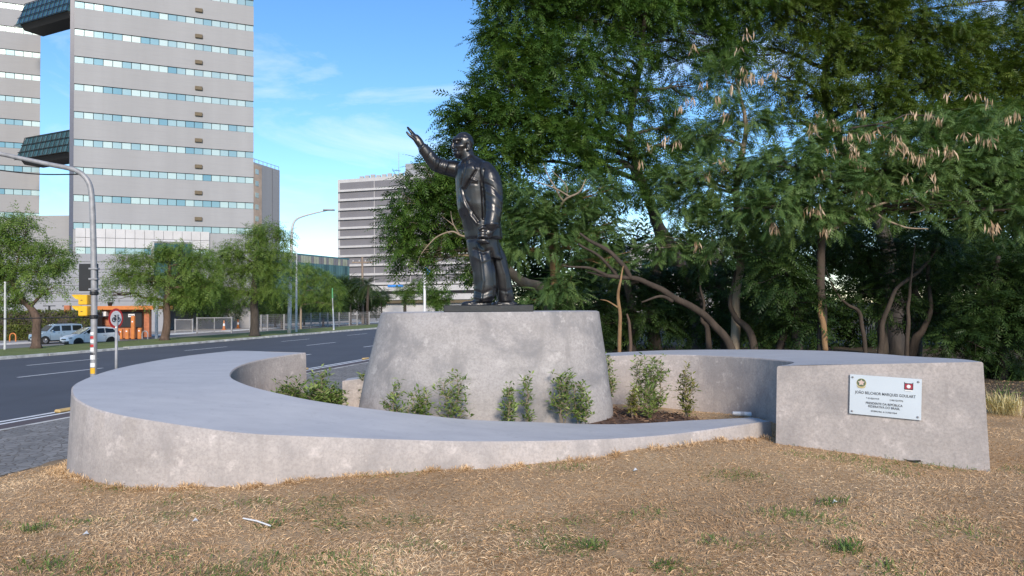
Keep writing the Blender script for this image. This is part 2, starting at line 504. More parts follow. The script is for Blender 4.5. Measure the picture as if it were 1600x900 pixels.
def glass(name, a, b, rough=0.08, metal=0.75):
    t = NT(name)
    oi = t.new('ShaderNodeObjectInfo')
    n = t.noise(0.05, 2, 0.5)
    f = t.math('ADD', t.math('MULTIPLY', oi.outputs['Random'], 0.45), t.math('MULTIPLY', n, 0.65))
    t.color(t.ramp(f, [(0.30, a), (0.65, b)]))
    t.bump(t.noise(0.9, 2), 0.05, 0.05)
    return t.set(Roughness=rough, Metallic=metal)
M['pane'] = glass('window_glass_sky_tint', (0.13, 0.27, 0.33), (0.44, 0.53, 0.50), 0.2, 0.25)  # pale and blue pane tints paint in the mirrored clouds and sky
M['teal'] = glass('glass_teal', (0.05, 0.16, 0.21), (0.14, 0.30, 0.35))
M['navy'] = glass('glass_navy', (0.02, 0.05, 0.07), (0.07, 0.13, 0.16))
M['car_glass'] = plain('car_glass', (0.015, 0.018, 0.02), 0.08)
def paint(name, col, metal=0.0):
    t = NT(name); t.color(col); t.set(Roughness=0.35, Metallic=metal)
    t.b.inputs['Coat Weight'].default_value = 0.25
    t.b.inputs['Coat Roughness'].default_value = 0.08
    return t.m
M['car_white'] = paint('car_paint_white', (0.82, 0.83, 0.84))
M['car_blue'] = paint('car_paint_silver_blue', (0.30, 0.40, 0.50), 0.4)
M['tyre'] = plain('tyre_rubber', (0.018, 0.018, 0.018), 0.85)
M['rim'] = plain('wheel_rim', (0.35, 0.35, 0.36), 0.35, 0.8)
M['lamp_clear'] = plain('headlight_lens', (0.6, 0.62, 0.64), 0.15, 0.3)
M['tail'] = plain('tail_lens', (0.30, 0.02, 0.02), 0.25)
M['plaque'] = plain('plaque_metal', (0.66, 0.73, 0.80), 0.3, 0.25, 0.04, 2)
M['ink'] = plain('ink_black', (0.02, 0.02, 0.03), 0.6)
M['louvre'] = plain('louvre_green_grey', (0.34, 0.36, 0.27), 0.6, var=0.3, scale=0.3)
M['gold'] = plain('emblem_gold', (0.50, 0.40, 0.18), 0.5)
M['emb_green'] = plain('emblem_green', (0.10, 0.14, 0.08), 0.5)
M['emb_pink'] = plain('emblem_star', (0.62, 0.48, 0.42), 0.5)
M['emb_red'] = plain('emblem_red', (0.35, 0.03, 0.05), 0.5)

# ------------------------------------------------------------------ ground, road, median
SL = 0.236                                    # the avenue runs along (SL, 1)
RD = Vector((SL, 1, 0)).normalized()
RANG = math.atan2(1, SL)

def sstep(a, b, x):
    t = np.clip((x - a) / (b - a), 0, 1)
    return t * t * (3 - 2 * t)

def zg(x, y):
    x = np.asarray(x, float); y = np.asarray(y, float)
    u = x - SL * y
    z = np.interp(u, [-62, -46, -44, -15.4, -14.4, -11.2], [-0.46, -0.46, -0.12, -0.12, 0.06, 0.08])
    z = z + sstep(-11.2, -5.6, u) * 1.0
    z = z + 0.17 * np.exp(-(((x + 0.1) / 3.4) ** 2 + ((y - 9.75) / 2.3) ** 2))
    z = z + 0.04 * np.exp(-(((x - 1.8) / 2.2) ** 2 + ((y - 8.2) / 1.6) ** 2))
    z = z - 0.10 * sstep(5, 10, x) - 0.05 * sstep(-1, -4.5, x) * sstep(9, 7, y)
    bump = 0.014 * np.sin(1.7 * x + 0.6 * y) + 0.012 * np.sin(2.9 * y - 1.1 * x + 1) + 0.01 * np.sin(5.1 * x + 4.3 * y)
    return z + bump * (u > -12)

def axis(lo, hi, fine_lo, fine_hi, step, grow):
    a = list(np.arange(fine_lo, fine_hi + 1e-6, step))
    s, v = step, fine_hi
    while v < hi:
        s *= grow; v += s; a.append(min(v, hi))
    s, v = step, fine_lo
    while v > lo:
        s *= grow; v -= s; a.insert(0, max(v, lo))
    return np.array(a)
gx = axis(-4000, 4000, -14, 14, 0.16, 1.22)
gy = axis(-80, 6000, 2.5, 18, 0.16, 1.2)
GX, GY = np.meshgrid(gx, gy)
GZ = zg(GX, GY)
nx, ny = len(gx), len(gy)
V = np.stack([GX.ravel(), GY.ravel(), GZ.ravel()], 1)
ii = np.arange(nx * ny).reshape(ny, nx)
Fq = np.stack([ii[:-1, :-1], ii[:-1, 1:], ii[1:, 1:], ii[1:, :-1]], -1).reshape(-1, 4)
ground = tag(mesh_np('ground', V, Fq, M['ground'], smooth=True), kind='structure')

def strip(name, u0, u1, y0, y1, z, mat, parent=None, thick=0.0, n=1):
    m = MB()
    for k in range(n):
        a = y0 + (y1 - y0) * k / n; b = y0 + (y1 - y0) * (k + 1) / n
        p = [(u0 + SL * a, a, z), (u1 + SL * a, a, z), (u1 + SL * b, b, z), (u0 + SL * b, b, z)]
        if thick: m.prism([(q[0], q[1], z - thick) for q in p], (0, 0, thick))
        else: m.add(p, [(0, 1, 2, 3)])
    return m.build(name, mat, parent)

road = tag(strip('road', -36.2, -14.6, -60, 1500, 0.0, M['asphalt']), kind='structure')
cyc = tag(strip('cycle_lane', -15.95, -14.75, -60, 1500, 0.004, M['cycle']), kind='structure')
strip('edge_line', -16.45, -16.29, -60, 600, 0.008, M['road_paint'], road)
strip('edge_line', -16.10, -15.95, -60, 600, 0.008, M['road_paint'], road)
strip('edge_line', -14.75, -14.62, 16.2, 600, 0.008, M['road_paint'], road)
for lane_u, ph in ((-31.2, 0.0), (-26.2, 5.0), (-21.2, 2.5)):
    src = None
    for k in range(16):
        y0 = 24 + ph + k * 11.0
        if src is None:
            src = strip('lane_dash', lane_u - 0.075, lane_u + 0.075, y0, y0 + 4.2, 0.006, M['road_paint'], road)
        else:
            c = copy_part(src, road); c.location = (SL * k * 11.0, k * 11.0, 0)
# cat-eye blocks along the cycle lane
for k in range(7):
    y0 = 19.3 + k * 6.0
    p = Vector((-16.2 + SL * y0, y0, 0.05))
    m = MB(); m.box(p, (0.20, 0.55, 0.09), -math.atan(SL), bev=0.04)
    o = m.build('lane_stud', M['divider'])
    tag(o, ('nearest', 'second nearest', 'third nearest', 'fourth nearest', 'fifth nearest', 'sixth nearest', 'farthest')[k] + ' tan divider block on the white line beside the cycle lane', 'lane divider', 'lane divider blocks')
# crossing paint near the left edge
for k in range(2):
    strip('crossing_stripe', -15.9 + k * 0.62, -15.55 + k * 0.62, 12.0, 16.0 - k * 0.8, 0.012, M['road_paint'], road)
pave = tag(strip('pavement', -14.55, -10.6, -60, 300, 0.13, M['paving'], thick=0.25), kind='structure')
strip('kerb', -14.62, -14.50, -60, 300, 0.135, M['kerb'], pave, thick=0.2)
median = tag(strip('median', -43.6, -36.55, -60, 1200, 0.13, M['turf'], thick=0.6), kind='structure')
kb0 = None
for k in range(70):
    y0 = 20 + k * 2.0
    if kb0 is None:
        kb0 = strip('kerb_stone', -36.56, -36.18, y0 + 0.02, y0 + 1.98, 0.15, M['kerb'], median, thick=0.25)
    else:
        c = copy_part(kb0, median); c.location = (SL * k * 2.0 + random.uniform(-0.03, 0.03), k * 2.0, random.uniform(-0.025, 0.01))
strip('kerb', -36.56, -36.2, 160, 1200, 0.145, M['kerb'], median, thick=0.25)
farroad = tag(strip('far_road', -58.2, -43.6, -60, 1200, -0.40, M['asphalt_old']), kind='structure')
farwalk = tag(strip('far_sidewalk', -75, -58.2, -60, 1200, -0.27, M['sidewalk'], thick=0.3), kind='structure')
strip('kerb', -58.35, -58.08, -60, 900, -0.262, M['white'], farwalk, thick=0.2)

# ------------------------------------------------------------------ monument: two rising concrete arms
OUT_L = [(2.98, 8.58, -1.37), (1.62, 7.86, -1.385), (0.38, 7.34, -1.35), (-1.21, 7.00, -1.26), (-2.05, 6.83, -1.19), (-2.55, 6.80, -1.145),
         (-3.40, 6.90, -1.05), (-3.95, 7.12, -0.99), (-4.40, 7.50, -0.93), (-4.76, 8.0, -0.885), (-5.02, 8.55, -0.855), (-5.20, 9.5, -0.81), (-5.15, 10.4, -0.77), (-4.95, 11.3, -0.735), (-4.57, 12.05, -0.71)]
INN_L = [(2.86, 8.93), (2.13, 8.80), (1.38, 8.55), (0.45, 8.30), (-0.62, 8.08), (-1.26, 8.0), (-1.80, 7.98), (-2.30, 8.05), (-2.80, 8.25), (-3.18, 8.62), (-3.46, 9.10), (-3.62, 9.75), (-3.60, 10.3), (-3.42, 10.8), (-3.15, 11.3)]

def resample(P, n, keep=None):
    P = np.asarray(P, float); D = catmull(P, 400)
    s = np.r_[0, np.cumsum(np.linalg.norm(np.diff(D[:, :2], axis=0), axis=1))]
    t = np.linspace(0, s[-1], n)
    return np.stack([np.interp(t, s, D[:, k]) for k in range(D.shape[1])], 1)

def arm(name, O, I, zt_o, zt_i, label, batter_end=0.05):
    """O, I: (n,2) plan curves; zt: top heights (world)"""
    n = len(O); K = 5
    root = thing(name, (float(O[:, 0].mean()), float(O[:, 1].mean()), 1.1), label, 'concrete bench', 'rising arms of the monument')
    nrm = O - I; nrm /= np.linalg.norm(nrm, axis=1)[:, None]
    jit = np.array([mnoise.noise(Vector((p[0] * 5, p[1] * 5, 1.0))) for p in O]) * 0.008
    jit2 = np.array([mnoise.noise(Vector((p[0] * 6, p[1] * 6, 7.0))) for p in I]) * 0.008
    ch = np.array([max(0, mnoise.noise(Vector((p[0] * 14, p[1] * 14, 3.0))) - 0.35) for p in O]) * 0.05
    b = 0.014
    # top sheet
    TV = []
    for k in range(K + 1):
        f = k / K
        p = (O - nrm * b) * (1 - f) + (I + nrm * b) * f
        z = zt_o * (1 - f) + zt_i * f + (0.004 * np.sin(9 * f + O[:, 0] * 3))
        TV.append(np.c_[p, z])
    TV = np.array(TV)                                     # K+1, n, 3
    idx = np.arange((K + 1) * n).reshape(K + 1, n)
    TF = np.stack([idx[:-1, :-1], idx[:-1, 1:], idx[1:, 1:], idx[1:, :-1]], -1).reshape(-1, 4)
    mesh_np('top_surface', TV.reshape(-1, 3), TF, M['conc_top'], root, smooth=True)
    # wall: bevel ring, then down in rows, both sides and end faces
    rows_o = [TV[0]]; rows_i = [TV[-1]]
    H = [0.0, 0.33, 0.66, 1.0]
    po = np.c_[O, TV[0][:, 2] - b - ch]; pi_ = np.c_[I, TV[-1][:, 2] - b]
    bo = np.c_[O + nrm * 0.05, zg(O[:, 0], O[:, 1]) - 0.25]
    bi = np.c_[I - nrm * 0.03, zg(I[:, 0], I[:, 1]) - 0.25]
    wv = lambda P, j: np.c_[P[:, :2] + nrm * j[:, None], P[:, 2]]
    for h in H:
        rows_o.append(wv(po * (1 - h) + bo * h, jit * (0.4 + h)))
        rows_i.append(wv(pi_ * (1 - h) + bi * h, jit2 * (0.4 + h)))
    A = np.array(rows_o); B = np.array(rows_i)
    m_ = len(A)
    ia = np.arange(m_ * n).reshape(m_, n); ib = ia + m_ * n
    fa = np.stack([ia[:-1, :-1], ia[1:, :-1], ia[1:, 1:], ia[:-1, 1:]], -1).reshape(-1, 4)
    fb = np.stack([ib[:-1, :-1], ib[:-1, 1:], ib[1:, 1:], ib[1:, :-1]], -1).reshape(-1, 4)
    ends = []
    for e, flip in ((0, False), (n - 1, True)):
        for r_ in range(m_ - 1):
            q = [ia[r_, e], ib[r_, e], ib[r_ + 1, e], ia[r_ + 1, e]]
            ends.append(q[::-1] if flip else q)
    WV = np.concatenate([A.reshape(-1, 3), B.reshape(-1, 3)])
    o = mesh_np('cast_wall', WV, np.concatenate([fa, fb, np.array(ends)]), M['conc_side'], root, smooth=True)
    o.data.set_sharp_from_angle(angle=R(32))
    return root

NS = 150
oL = resample(OUT_L, NS); iL = resample(INN_L, NS)
zL = oL[:, 2] + CAM_Z
arm_l = arm('curved_bench', oL[:, :2], iL, zL, zL, 'low curved concrete arm sweeping from front right round to the left, widening as it rises')
CX, CY = -0.1, 9.65
OUT_R = [(2 * CX - p[0], 2 * CY - p[1]) for p in OUT_L]; INN_R = [(2 * CX - p[0], 2 * CY - p[1]) for p in INN_L]
OUT_R[-1] = (4.52, 7.12); INN_R[-1] = (2.90, 8.13)
OUT_R[-2] = (4.86, 8.0); INN_R[-2] = (3.16, 8.52)
OUT_R = OUT_R[1:]; INN_R = INN_R[1:]
OUT_R[0] = (-2.45, 11.15); INN_R[0] = (-2.40, 10.45)
oR = resample(OUT_R, NS); iR = resample(INN_R, NS)
t_ = np.linspace(0, 1, NS)
zRo = CAM_Z + np.interp(t_, [0, 0.3, 0.55, 0.8, 1], [-1.08, -0.83, -0.755, -0.69, -0.585])
zRi = CAM_Z + np.interp(t_, [0, 0.3, 0.55, 0.8, 1], [-1.06, -0.83, -0.775, -0.735, -0.69])
arm_r = arm('curved_bench', oR, iR, zRo, zRi, 'tall curved concrete arm behind the pedestal ending in the block that carries the plaque')

# pedestal
ped = thing('pedestal', (-0.32, 9.65, 1.1), 'tapering grey concrete pedestal under the bronze statue', 'pedestal')
seg = 96
PV = []
rows = [(2.615, 0.986, 1.0), (2.601, 1.0, 1.0)] + [(2.6 - 1.55 * k / 8, 1 + 0.2 * k / 8, 1 + 0.35 * k / 8) for k in range(1, 9)]
for z, sx, sy in rows:
    for k in range(seg):
        a = 2 * math.pi * k / seg
        ca, sa = math.cos(a), math.sin(a)
        e = 0.82                                            # a little squarer than an ellipse
        x = math.copysign(abs(ca) ** e, ca) * 1.415 * sx; y = math.copysign(abs(sa) ** e, sa) * (0.80 * sy)
        if z > 2.61: x *= 0.992; y *= 0.982
        w = 0.010 * mnoise.noise(Vector((x * 3, y * 3, z * 3)))
        cxp = -0.285 - 0.055 * (2.6 - z)
        PV.append((cxp + x * (1 + w), 9.65 + y * (1 + w), z))
PF = []
nr = len(rows)
for r_ in range(nr - 1):
    for k in range(seg):
        PF.append((r_ * seg + k, (r_ + 1) * seg + k, (r_ + 1) * seg + (k + 1) % seg, r_ * seg + (k + 1) % seg))
o = mesh_np('cast_wall', PV, PF, M['conc_ped'], ped, smooth=True)
o.data.set_sharp_from_angle(angle=R(40))
m = MB(); m.add(PV[:seg], [tuple(range(seg))]); m.build('top_surface', M['conc_top'], ped)

# planting bed between the arms
bx, by = [], []
inner_poly = [tuple(p) for p in iL[::3]] + [tuple(p) for p in iR[::3]]
nb = len(inner_poly)
cxm = sum(p[0] for p in inner_poly) / nb; cym = sum(p[1] for p in inner_poly) / nb

# ------------------------------------------------------------------ bronze statue
D0 = 9.30
PS = D0 / F                                    # metres per photo pixel at the statue
def S(px, py, dd=0.0):
    """statue space: photo pixel position at the statue's distance, dd = pixels of depth away from the viewer"""
    p = W(px, py, D0)
    return Vector((p.x, D0 + dd * PS, p.z))

def ring_loft(mb, rings, seg=28):
    """rings: (px, py, dd, rx, ry) horizontal ellipses"""
    vs_, fs = [], []
    for (px, py, dd, rx, ry) in rings:
        c = S(px, py, dd)
        for k in range(seg):
            a = 2 * math.pi * k / seg
            vs_.append(c + Vector((math.cos(a) * rx * PS, math.sin(a) * ry * PS, 0)))
    for i in range(len(rings) - 1):
        for k in range(seg):
            fs.append((i * seg + k, i * seg + (k + 1) % seg, (i + 1) * seg + (k + 1) % seg, (i + 1) * seg + k))
    fs.append(tuple(range(seg - 1, -1, -1))); fs.append(tuple(range((len(rings) - 1) * seg, len(rings) * seg)))
    # rings run downwards in the picture, so flip
    mb.add(vs_, [f[::-1] for f in fs])

def limb(mb, pts, seg=18, n=18):
    P = catmull([(*S(a, b, d), r_ * PS) for a, b, d, r_ in pts], n)
    mb.tube([p[:3] for p in P], [max(p[3], 0.003) for p in P], seg)
    for q in (pts[0], pts[-1]): blob(mb, *q[:3], q[3] * 0.98, q[3] * 0.98, q[3] * 0.98)

def blob(mb, px, py, dd, rx, ry, rz, seg=16, tilt=0.0):
    c = S(px, py, dd); vs_, fs = [], []
    n = 10
    for i in range(1, n):
        th = math.pi * i / n
        for k in range(seg):
            a = 2 * math.pi * k / seg
            q = Vector((math.sin(th) * math.cos(a) * rx, math.sin(th) * math.sin(a) * ry, math.cos(th) * rz)) * PS
            if tilt: q = Matrix.Rotation(tilt, 3, 'Y') @ q
            vs_.append(c + q)
    t0 = len(vs_); vs_.append(c + (Matrix.Rotation(tilt, 3, 'Y') @ Vector((0, 0, rz * PS)))); vs_.append(c - (Matrix.Rotation(tilt, 3, 'Y') @ Vector((0, 0, rz * PS))))
    for i in range(n - 2):
        for k in range(seg):
            fs.append((i * seg + k, (i + 1) * seg + k, (i + 1) * seg + (k + 1) % seg, i * seg + (k + 1) % seg))
    for k in range(seg):
        fs.append((t0, k, (k + 1) % seg)); fs.append((t0 + 1, (n - 2) * seg + (k + 1) % seg, (n - 2) * seg + k))
    mb.add(vs_, fs)

def remeshed(mb, voxel, smooth_it=3, sf=0.5):
    me = bpy.data.meshes.new('tmp'); me.from_pydata([tuple(v) for v in mb.v], [], mb.f); me.update()
    ob = bpy.data.objects.new('tmp', me); C.objects.link(ob)
    r_ = ob.modifiers.new('r', 'REMESH'); r_.mode = 'VOXEL'; r_.voxel_size = voxel
    if smooth_it:
        s_ = ob.modifiers.new('s', 'SMOOTH'); s_.iterations = smooth_it; s_.factor = sf
    dg = bpy.context.evaluated_depsgraph_get()
    out = bpy.data.meshes.new_from_object(ob.evaluated_get(dg))
    bpy.data.objects.remove(ob); bpy.data.meshes.remove(me)
    return out

statue = thing('statue', S(764, 487), 'dark bronze statue of a suited man striding with one arm raised in greeting', 'statue')
b_ = MB()
# jacket
ring_loft(b_, [(733, 249, 2, 9, 11), (735, 254, 2, 16, 20), (738, 260, 2, 25, 31), (741, 268, 1, 29, 36), (742.5, 282, 0, 31, 34), (744.5, 300, 0, 32, 32), (747, 322, 0, 32.5, 31), (751.5, 345, 0, 30.5, 28), (755, 362, 0, 29, 27), (756, 373, 0, 28.5, 26.5)])
# slope from neck to shoulders
limb(b_, [(736, 250, -3, 8.5), (747, 258.5, -14, 9.5), (759, 269, -22, 12.5)], 14, 8)
limb(b_, [(732, 249, 6, 9), (726, 256, 14, 11), (722, 264, 20, 13)], 14, 8)
# belly pushed forward
blob(b_, 736, 318, -4, 22, 26, 34)
# hips and trousers
ring_loft(b_, [(754, 362, 0, 26, 24), (754, 380, 0, 25.5, 24), (757, 395, 0, 25, 22), (762, 405, 0, 24, 18)])
ring_loft(b_, [(746, 378, -6, 17, 17), (751, 400, -9, 18.5, 16.5), (757, 425, -11, 18.5, 15.5), (759, 447, -12, 18, 15), (757.5, 462, -12, 17, 14.5), (754.5, 473, -12, 15, 14)])
ring_loft(b_, [(765, 378, 10, 16, 16), (775, 402, 11, 16, 15), (782, 428, 12, 15, 14.5), (786.5, 450, 14, 15, 14), (789, 464, 15, 14.5, 13.5), (790, 473, 16, 13, 13)])
# shoes
blob(b_, 745, 475.5, -14, 23, 9, 5.5); blob(b_, 733, 475.5, -14, 12, 8.5, 4.8); blob(b_, 758, 474, -12, 11, 9, 6)
blob(b_, 790, 475, 13, 20, 9, 5.5); blob(b_, 778, 475.5, 12, 12, 8.5, 5.0)
# near sleeve, hanging
limb(b_, [(760, 269, -25, 12.5), (767, 283, -29, 15), (771.5, 305, -32, 14.8), (772.5, 325, -35, 13.6), (771, 342, -38, 12.4), (768.5, 355, -40, 11.2)])
limb(b_, [(768, 356, -38, 8), (764, 366, -39, 7.5)], 14, 6)
# raised sleeve
limb(b_, [(724, 264, 20, 15), (709, 261, 17, 13.8), (694, 259, 13, 12.4), (680.5, 254.5, 8, 11.6), (671, 244, 4, 10.4), (661.5, 232, 0, 8.6)])
# neck and head
limb(b_, [(727, 236, 1, 11.5), (731, 247, 2, 12), (734, 258, 3, 13)], 16, 8)
blob(b_, 725, 222.5, 0, 15.8, 13.6, 15.8); blob(b_, 719.5, 232, 0, 12.5, 12.2, 13.5); blob(b_, 718, 239, -0.5, 10.0, 10.5, 9.0)
blob(b_, 714.5, 243.5, -0.5, 5.2, 6, 4.6); blob(b_, 716, 221, -1, 9.5, 11.5, 9)
o_me = remeshed(b_, 0.0095, 4, 0.5)
body = bpy.data.objects.new('body', o_me)
# relief: creases, lapels, face, worked into the surface
n_v = len(o_me.vertices)
co = np.empty(n_v * 3, np.float32); o_me.vertices.foreach_get('co', co); co = co.reshape(-1, 3).astype(float)
no = np.empty(n_v * 3, np.float32); o_me.vertices.foreach_get('normal', no); no = no.reshape(-1, 3).astype(float)
a0, b0, c0 = S(700, 300), S(701, 300), S(700, 301)
ex, ez = b0.x - a0.x, c0.z - a0.z
# photo position of each vertex (small roll ignored inside the figure)
vx = 700 + (co[:, 0] - a0.x - (c0.x - a0.x) * ((co[:, 2] - a0.z) / ez)) / ex
vy = 300 + (co[:, 2] - a0.z) / ez
front = np.clip(-no[:, 1] * 2.5 + 0.6, 0, 1)
dsp = np.zeros(n_v)
def seg_dist(pts):
    d = np.full(n_v, 1e9)
    for (x0, y0), (x1, y1) in zip(pts[:-1], pts[1:]):
        t = np.clip(((vx - x0) * (x1 - x0) + (vy - y0) * (y1 - y0)) / ((x1 - x0) ** 2 + (y1 - y0) ** 2), 0, 1)
        d = np.minimum(d, np.hypot(vx - x0 - t * (x1 - x0), vy - y0 - t * (y1 - y0)))
    return d
def ridge(pts, w, h, mask=None):
    global dsp
    g = np.exp(-(seg_dist(pts) / w) ** 2) * h * front
    dsp += g if mask is None else g * mask
def poly(pts, h, soft=0.9):
    global dsp
    ins = np.zeros(n_v, bool); n = len(pts)
    for i in range(n):
        x0, y0 = pts[i]; x1, y1 = pts[(i + 1) % n]
        cr = ((y0 > vy) != (y1 > vy)) & (vx < (x1 - x0) * (vy - y0) / (y1 - y0 + 1e-9) + x0)
        ins ^= cr
    d = seg_dist(list(pts) + [pts[0]])
    dsp += np.where(ins, np.clip(d / soft, 0, 1), 0) * h * front
sleeve = (vx > 757).astype(float)
# lapels, shirt collar, tie, pocket, front edge
poly([(735, 255), (746, 261), (743, 268), (746, 271), (727, 299), (723, 297), (730, 272)], 0.026)
poly([(724, 258), (726, 275), (723, 296), (718, 284), (716, 266)], 0.014)
poly([(729, 250), (736, 251), (742, 258), (735, 264), (730, 258)], 0.022)
poly([(726, 258), (730, 262), (727, 285), (723, 292), (724.5, 266)], 0.008)
ridge([(746, 273), (728, 301)], 0.9, -0.016)
ridge([(724, 299), (729, 317), (738, 333), (750, 350)], 1.2, -0.016)
ridge([(721, 300), (726, 320), (735, 337), (747, 353)], 1.6, 0.010)
poly([(736, 282), (748, 287), (747, 291), (735, 286)], 0.012)
ridge([(734, 292), (747, 293)], 0.9, -0.010)
ridge([(737, 340), (746, 352)], 1.0, 0.010); ridge([(740, 338), (749, 349)], 0.9, -0.010)
# armhole seam, sleeve folds
ridge([(757, 272), (754, 290), (756, 315), (757, 345)], 1.6, -0.022)
ridge([(760, 285), (773, 291), (783, 300)], 2.6, 0.005); ridge([(758, 294), (771, 300), (783, 312)], 2.2, -0.010)
ridge([(762, 306), (774, 313), (784, 322)], 2.4, 0.006); ridge([(759, 318), (772, 326), (781, 333)], 2.0, -0.004)
ridge([(762, 332), (774, 336), (780, 345)], 2.0, 0.003); ridge([(756, 356), (779, 356)], 1.0, 0.012)
ridge([(700, 252), (694, 268)], 1.8, 0.010); ridge([(690, 250), (684, 266)], 1.6, -0.012); ridge([(680, 249), (679, 266)], 1.6, 0.012); ridge([(673, 240), (668, 250)], 1.4, -0.008)
ridge([(664, 227), (656, 237)], 1.2, 0.010)
# hem of the jacket
hem = 373 + (vx - 757) * 0.04
leg_zone = (vy > hem) & (vy < 480)
dsp += np.where((vy > hem - 30) & (vy <= hem) & (vx > 722) & (vx < 790), 0.008 * np.clip((vy - hem + 30) / 30, 0, 1), 0)
# trouser creases and folds
ridge([(747, 382), (753, 410), (756, 440), (753, 468)], 1.8, 0.018)
ridge([(769, 396), (773, 425), (775, 455), (773, 472)], 2.0, -0.030)
ridge([(780, 400), (789, 430), (792, 460)], 1.8, 0.012)
ridge([(742, 392), (756, 397), (768, 392)], 2.4, -0.012); ridge([(741, 402), (755, 410), (768, 405)], 2.4, 0.005)
ridge([(743, 455), (756, 459), (768, 454)], 2.0, -0.006); ridge([(742, 464), (756, 467), (768, 463)], 2.0, 0.006)
ridge([(777, 452), (790, 456), (800, 452)], 2.0, -0.005); ridge([(738, 473.5), (770, 473.5)], 1.4, -0.012); ridge([(776, 473), (801, 473)], 1.4, -0.012)
# face: eye sockets, cheek, mouth, jaw line
ridge([(711, 224.5), (719, 224)], 1.7, -0.022); ridge([(709, 220), (722, 219)], 1.6, 0.013)
ridge([(714, 230), (724, 231)], 2.4, 0.012); ridge([(708, 238.4), (716, 238.8)], 0.9, -0.016); ridge([(709, 236.2), (714, 236.4)], 1.0, 0.006)
ridge([(713, 233), (717, 240)], 1.0, -0.009); ridge([(708, 241.2), (714, 241.6)], 1.0, 0.008)
ridge([(730, 216), (737, 224), (738, 236)], 1.2, 0.006); ridge([(711, 213), (722, 213), (731, 217)], 1.4, -0.007)
ridge([(709, 214), (716, 209), (728, 207)], 2.5, 0.004)
mid = np.array([mnoise.noise(Vector(c * 9.0)) for c in co]) * 0.0035
co = co + no * (dsp + mid * (vy > 250))[:, None]
o_me.vertices.foreach_set('co', co.astype(np.float32).ravel())
o_me.materials.clear(); o_me.materials.append(M['bronze'])
o_me.polygons.foreach_set('use_smooth', [True] * len(o_me.polygons)); o_me.update()
link(body, statue)
sm_ = body.modifiers.new('soften', 'SMOOTH'); sm_.iterations = 1; sm_.factor = 0.2
# nose, ears as fine parts melted from their own blobs
f_ = MB()
limb(f_, [(709.5, 221.5, -3, 1.8), (708.0, 227.0, -3.4, 2.2), (707.2, 231.0, -3.6, 2.7)], 12, 6); blob(f_, 708.5, 232.3, -5.4, 2.3, 2.0, 1.7); blob(f_, 708.5, 232.3, -1.4, 2.3, 2.0, 1.7)
link(tag_obj := bpy.data.objects.new('nose', remeshed(f_, 0.005, 3)), statue)
def finish(ob):
    ob.data.materials.clear(); ob.data.materials.append(M['bronze'])
    ob.data.polygons.foreach_set('use_smooth', [True] * len(ob.data.polygons))
finish(tag_obj)
f_ = MB()
for i in range(13):
    pass
P = [(732 + 4.2 * math.cos(a) * 0.75, 231 - 6.2 * math.sin(a), -13.2 - 0.8 * math.sin(a)) for a in np.linspace(-2.2, 2.4, 12)]
f_.tube([S(*p) for p in P], [1.3 * PS] * 12, 8); blob(f_, 732.4, 231.5, -12.6, 3.0, 1.6, 5.2); blob(f_, 730.6, 236.3, -12.9, 1.8, 1.4, 2.0)
eo = bpy.data.objects.new('ear', remeshed(f_, 0.005, 2)); link(eo, statue); finish(eo)
# eyes: lids over eyeballs
f_ = MB(); blob(f_, 713.6, 224.6, -9.6, 2.6, 2.2, 1.7); f_.tube([S(710.6, 224.2, -9.4), S(713.6, 222.7, -11.0), S(717, 224.2, -10.6)], [0.7 * PS] * 3, 6)
eo = bpy.data.objects.new('eye', remeshed(f_, 0.004, 1)); link(eo, statue); finish(eo)

def hand(name, palm, fingers, thumb, extra=None):
    f_ = MB()
    limb(f_, palm, 14, 8)
    for fg in fingers: limb(f_, fg, 10, 10)
    limb(f_, thumb, 10, 8)
    ob = bpy.data.objects.new(name, remeshed(f_, 0.0055, 2, 0.5)); link(ob, statue); finish(ob)
    return ob
# raised hand: palm, four fingers side by side, thumb off its edge
fg = []
for k, (L, off) in enumerate(((0.92, -1.5), (1.05, -0.5), (1.0, 0.5), (0.82, 1.5))):
    kx, ky, kd = 648.2 + off * 2.0, 213.2 + off * 1.3, off * 2.6
    fg.append([(kx + 1.5, ky + 2.5, kd, 2.2), (kx - 3.4 * L, ky - 5.2 * L, kd * 1.05 - 1, 2.0), (kx - 6.6 * L, ky - 9.2 * L, kd * 1.05, 1.8), (kx - 8.9 * L, ky - 12.6 * L, kd * 1.0 + 1.5, 1.45)])
rh = hand('hand', [(659, 229, 0, 6.2), (654.5, 221.5, 0, 6.6), (650, 215.5, 0, 6.0)], fg, [(654, 224, -3, 3.0), (646.5, 217.5, -6.5, 2.6), (640.5, 213, -8, 2.2), (636.8, 208.6, -8, 1.7)])
rh['label'] = 'raised open hand'
# lowered hand: fingers curled round a folded pair of gloves
fg = []
for k in range(4):
    x0, y0 = 761.5 - k * 0.3, 362.5 + k * 3.9
    fg.append([(x0 + 2, y0, -45, 2.3), (x0 - 6.0, y0 - 1.0, -47.5, 2.3), (x0 - 10.8, y0 + 0.4, -43, 2.1), (x0 - 9.0, y0 + 2.0, -37.5, 1.9)])
lh = hand('hand', [(767, 360, -38, 7.0), (764, 368, -40, 7.8), (760, 372, -41, 6.6)], fg, [(763, 362, -44, 3.0), (756.5, 360.2, -49, 2.6), (750.5, 363.5, -49.5, 2.1)])
lh['label'] = 'lowered hand with curled fingers'
f_ = MB(); blob(f_, 755.5, 379.5, -40, 9.5, 5.0, 4.6, tilt=0.1); blob(f_, 752, 371, -40.5, 4.0, 4.2, 8.5); blob(f_, 761, 381.5, -39, 6.0, 4.5, 3.2, tilt=0.2)
eo = bpy.data.objects.new('folded_gloves', remeshed(f_, 0.005, 3)); link(eo, statue); finish(eo)
m = MB(); p = S(764, 482, 0)
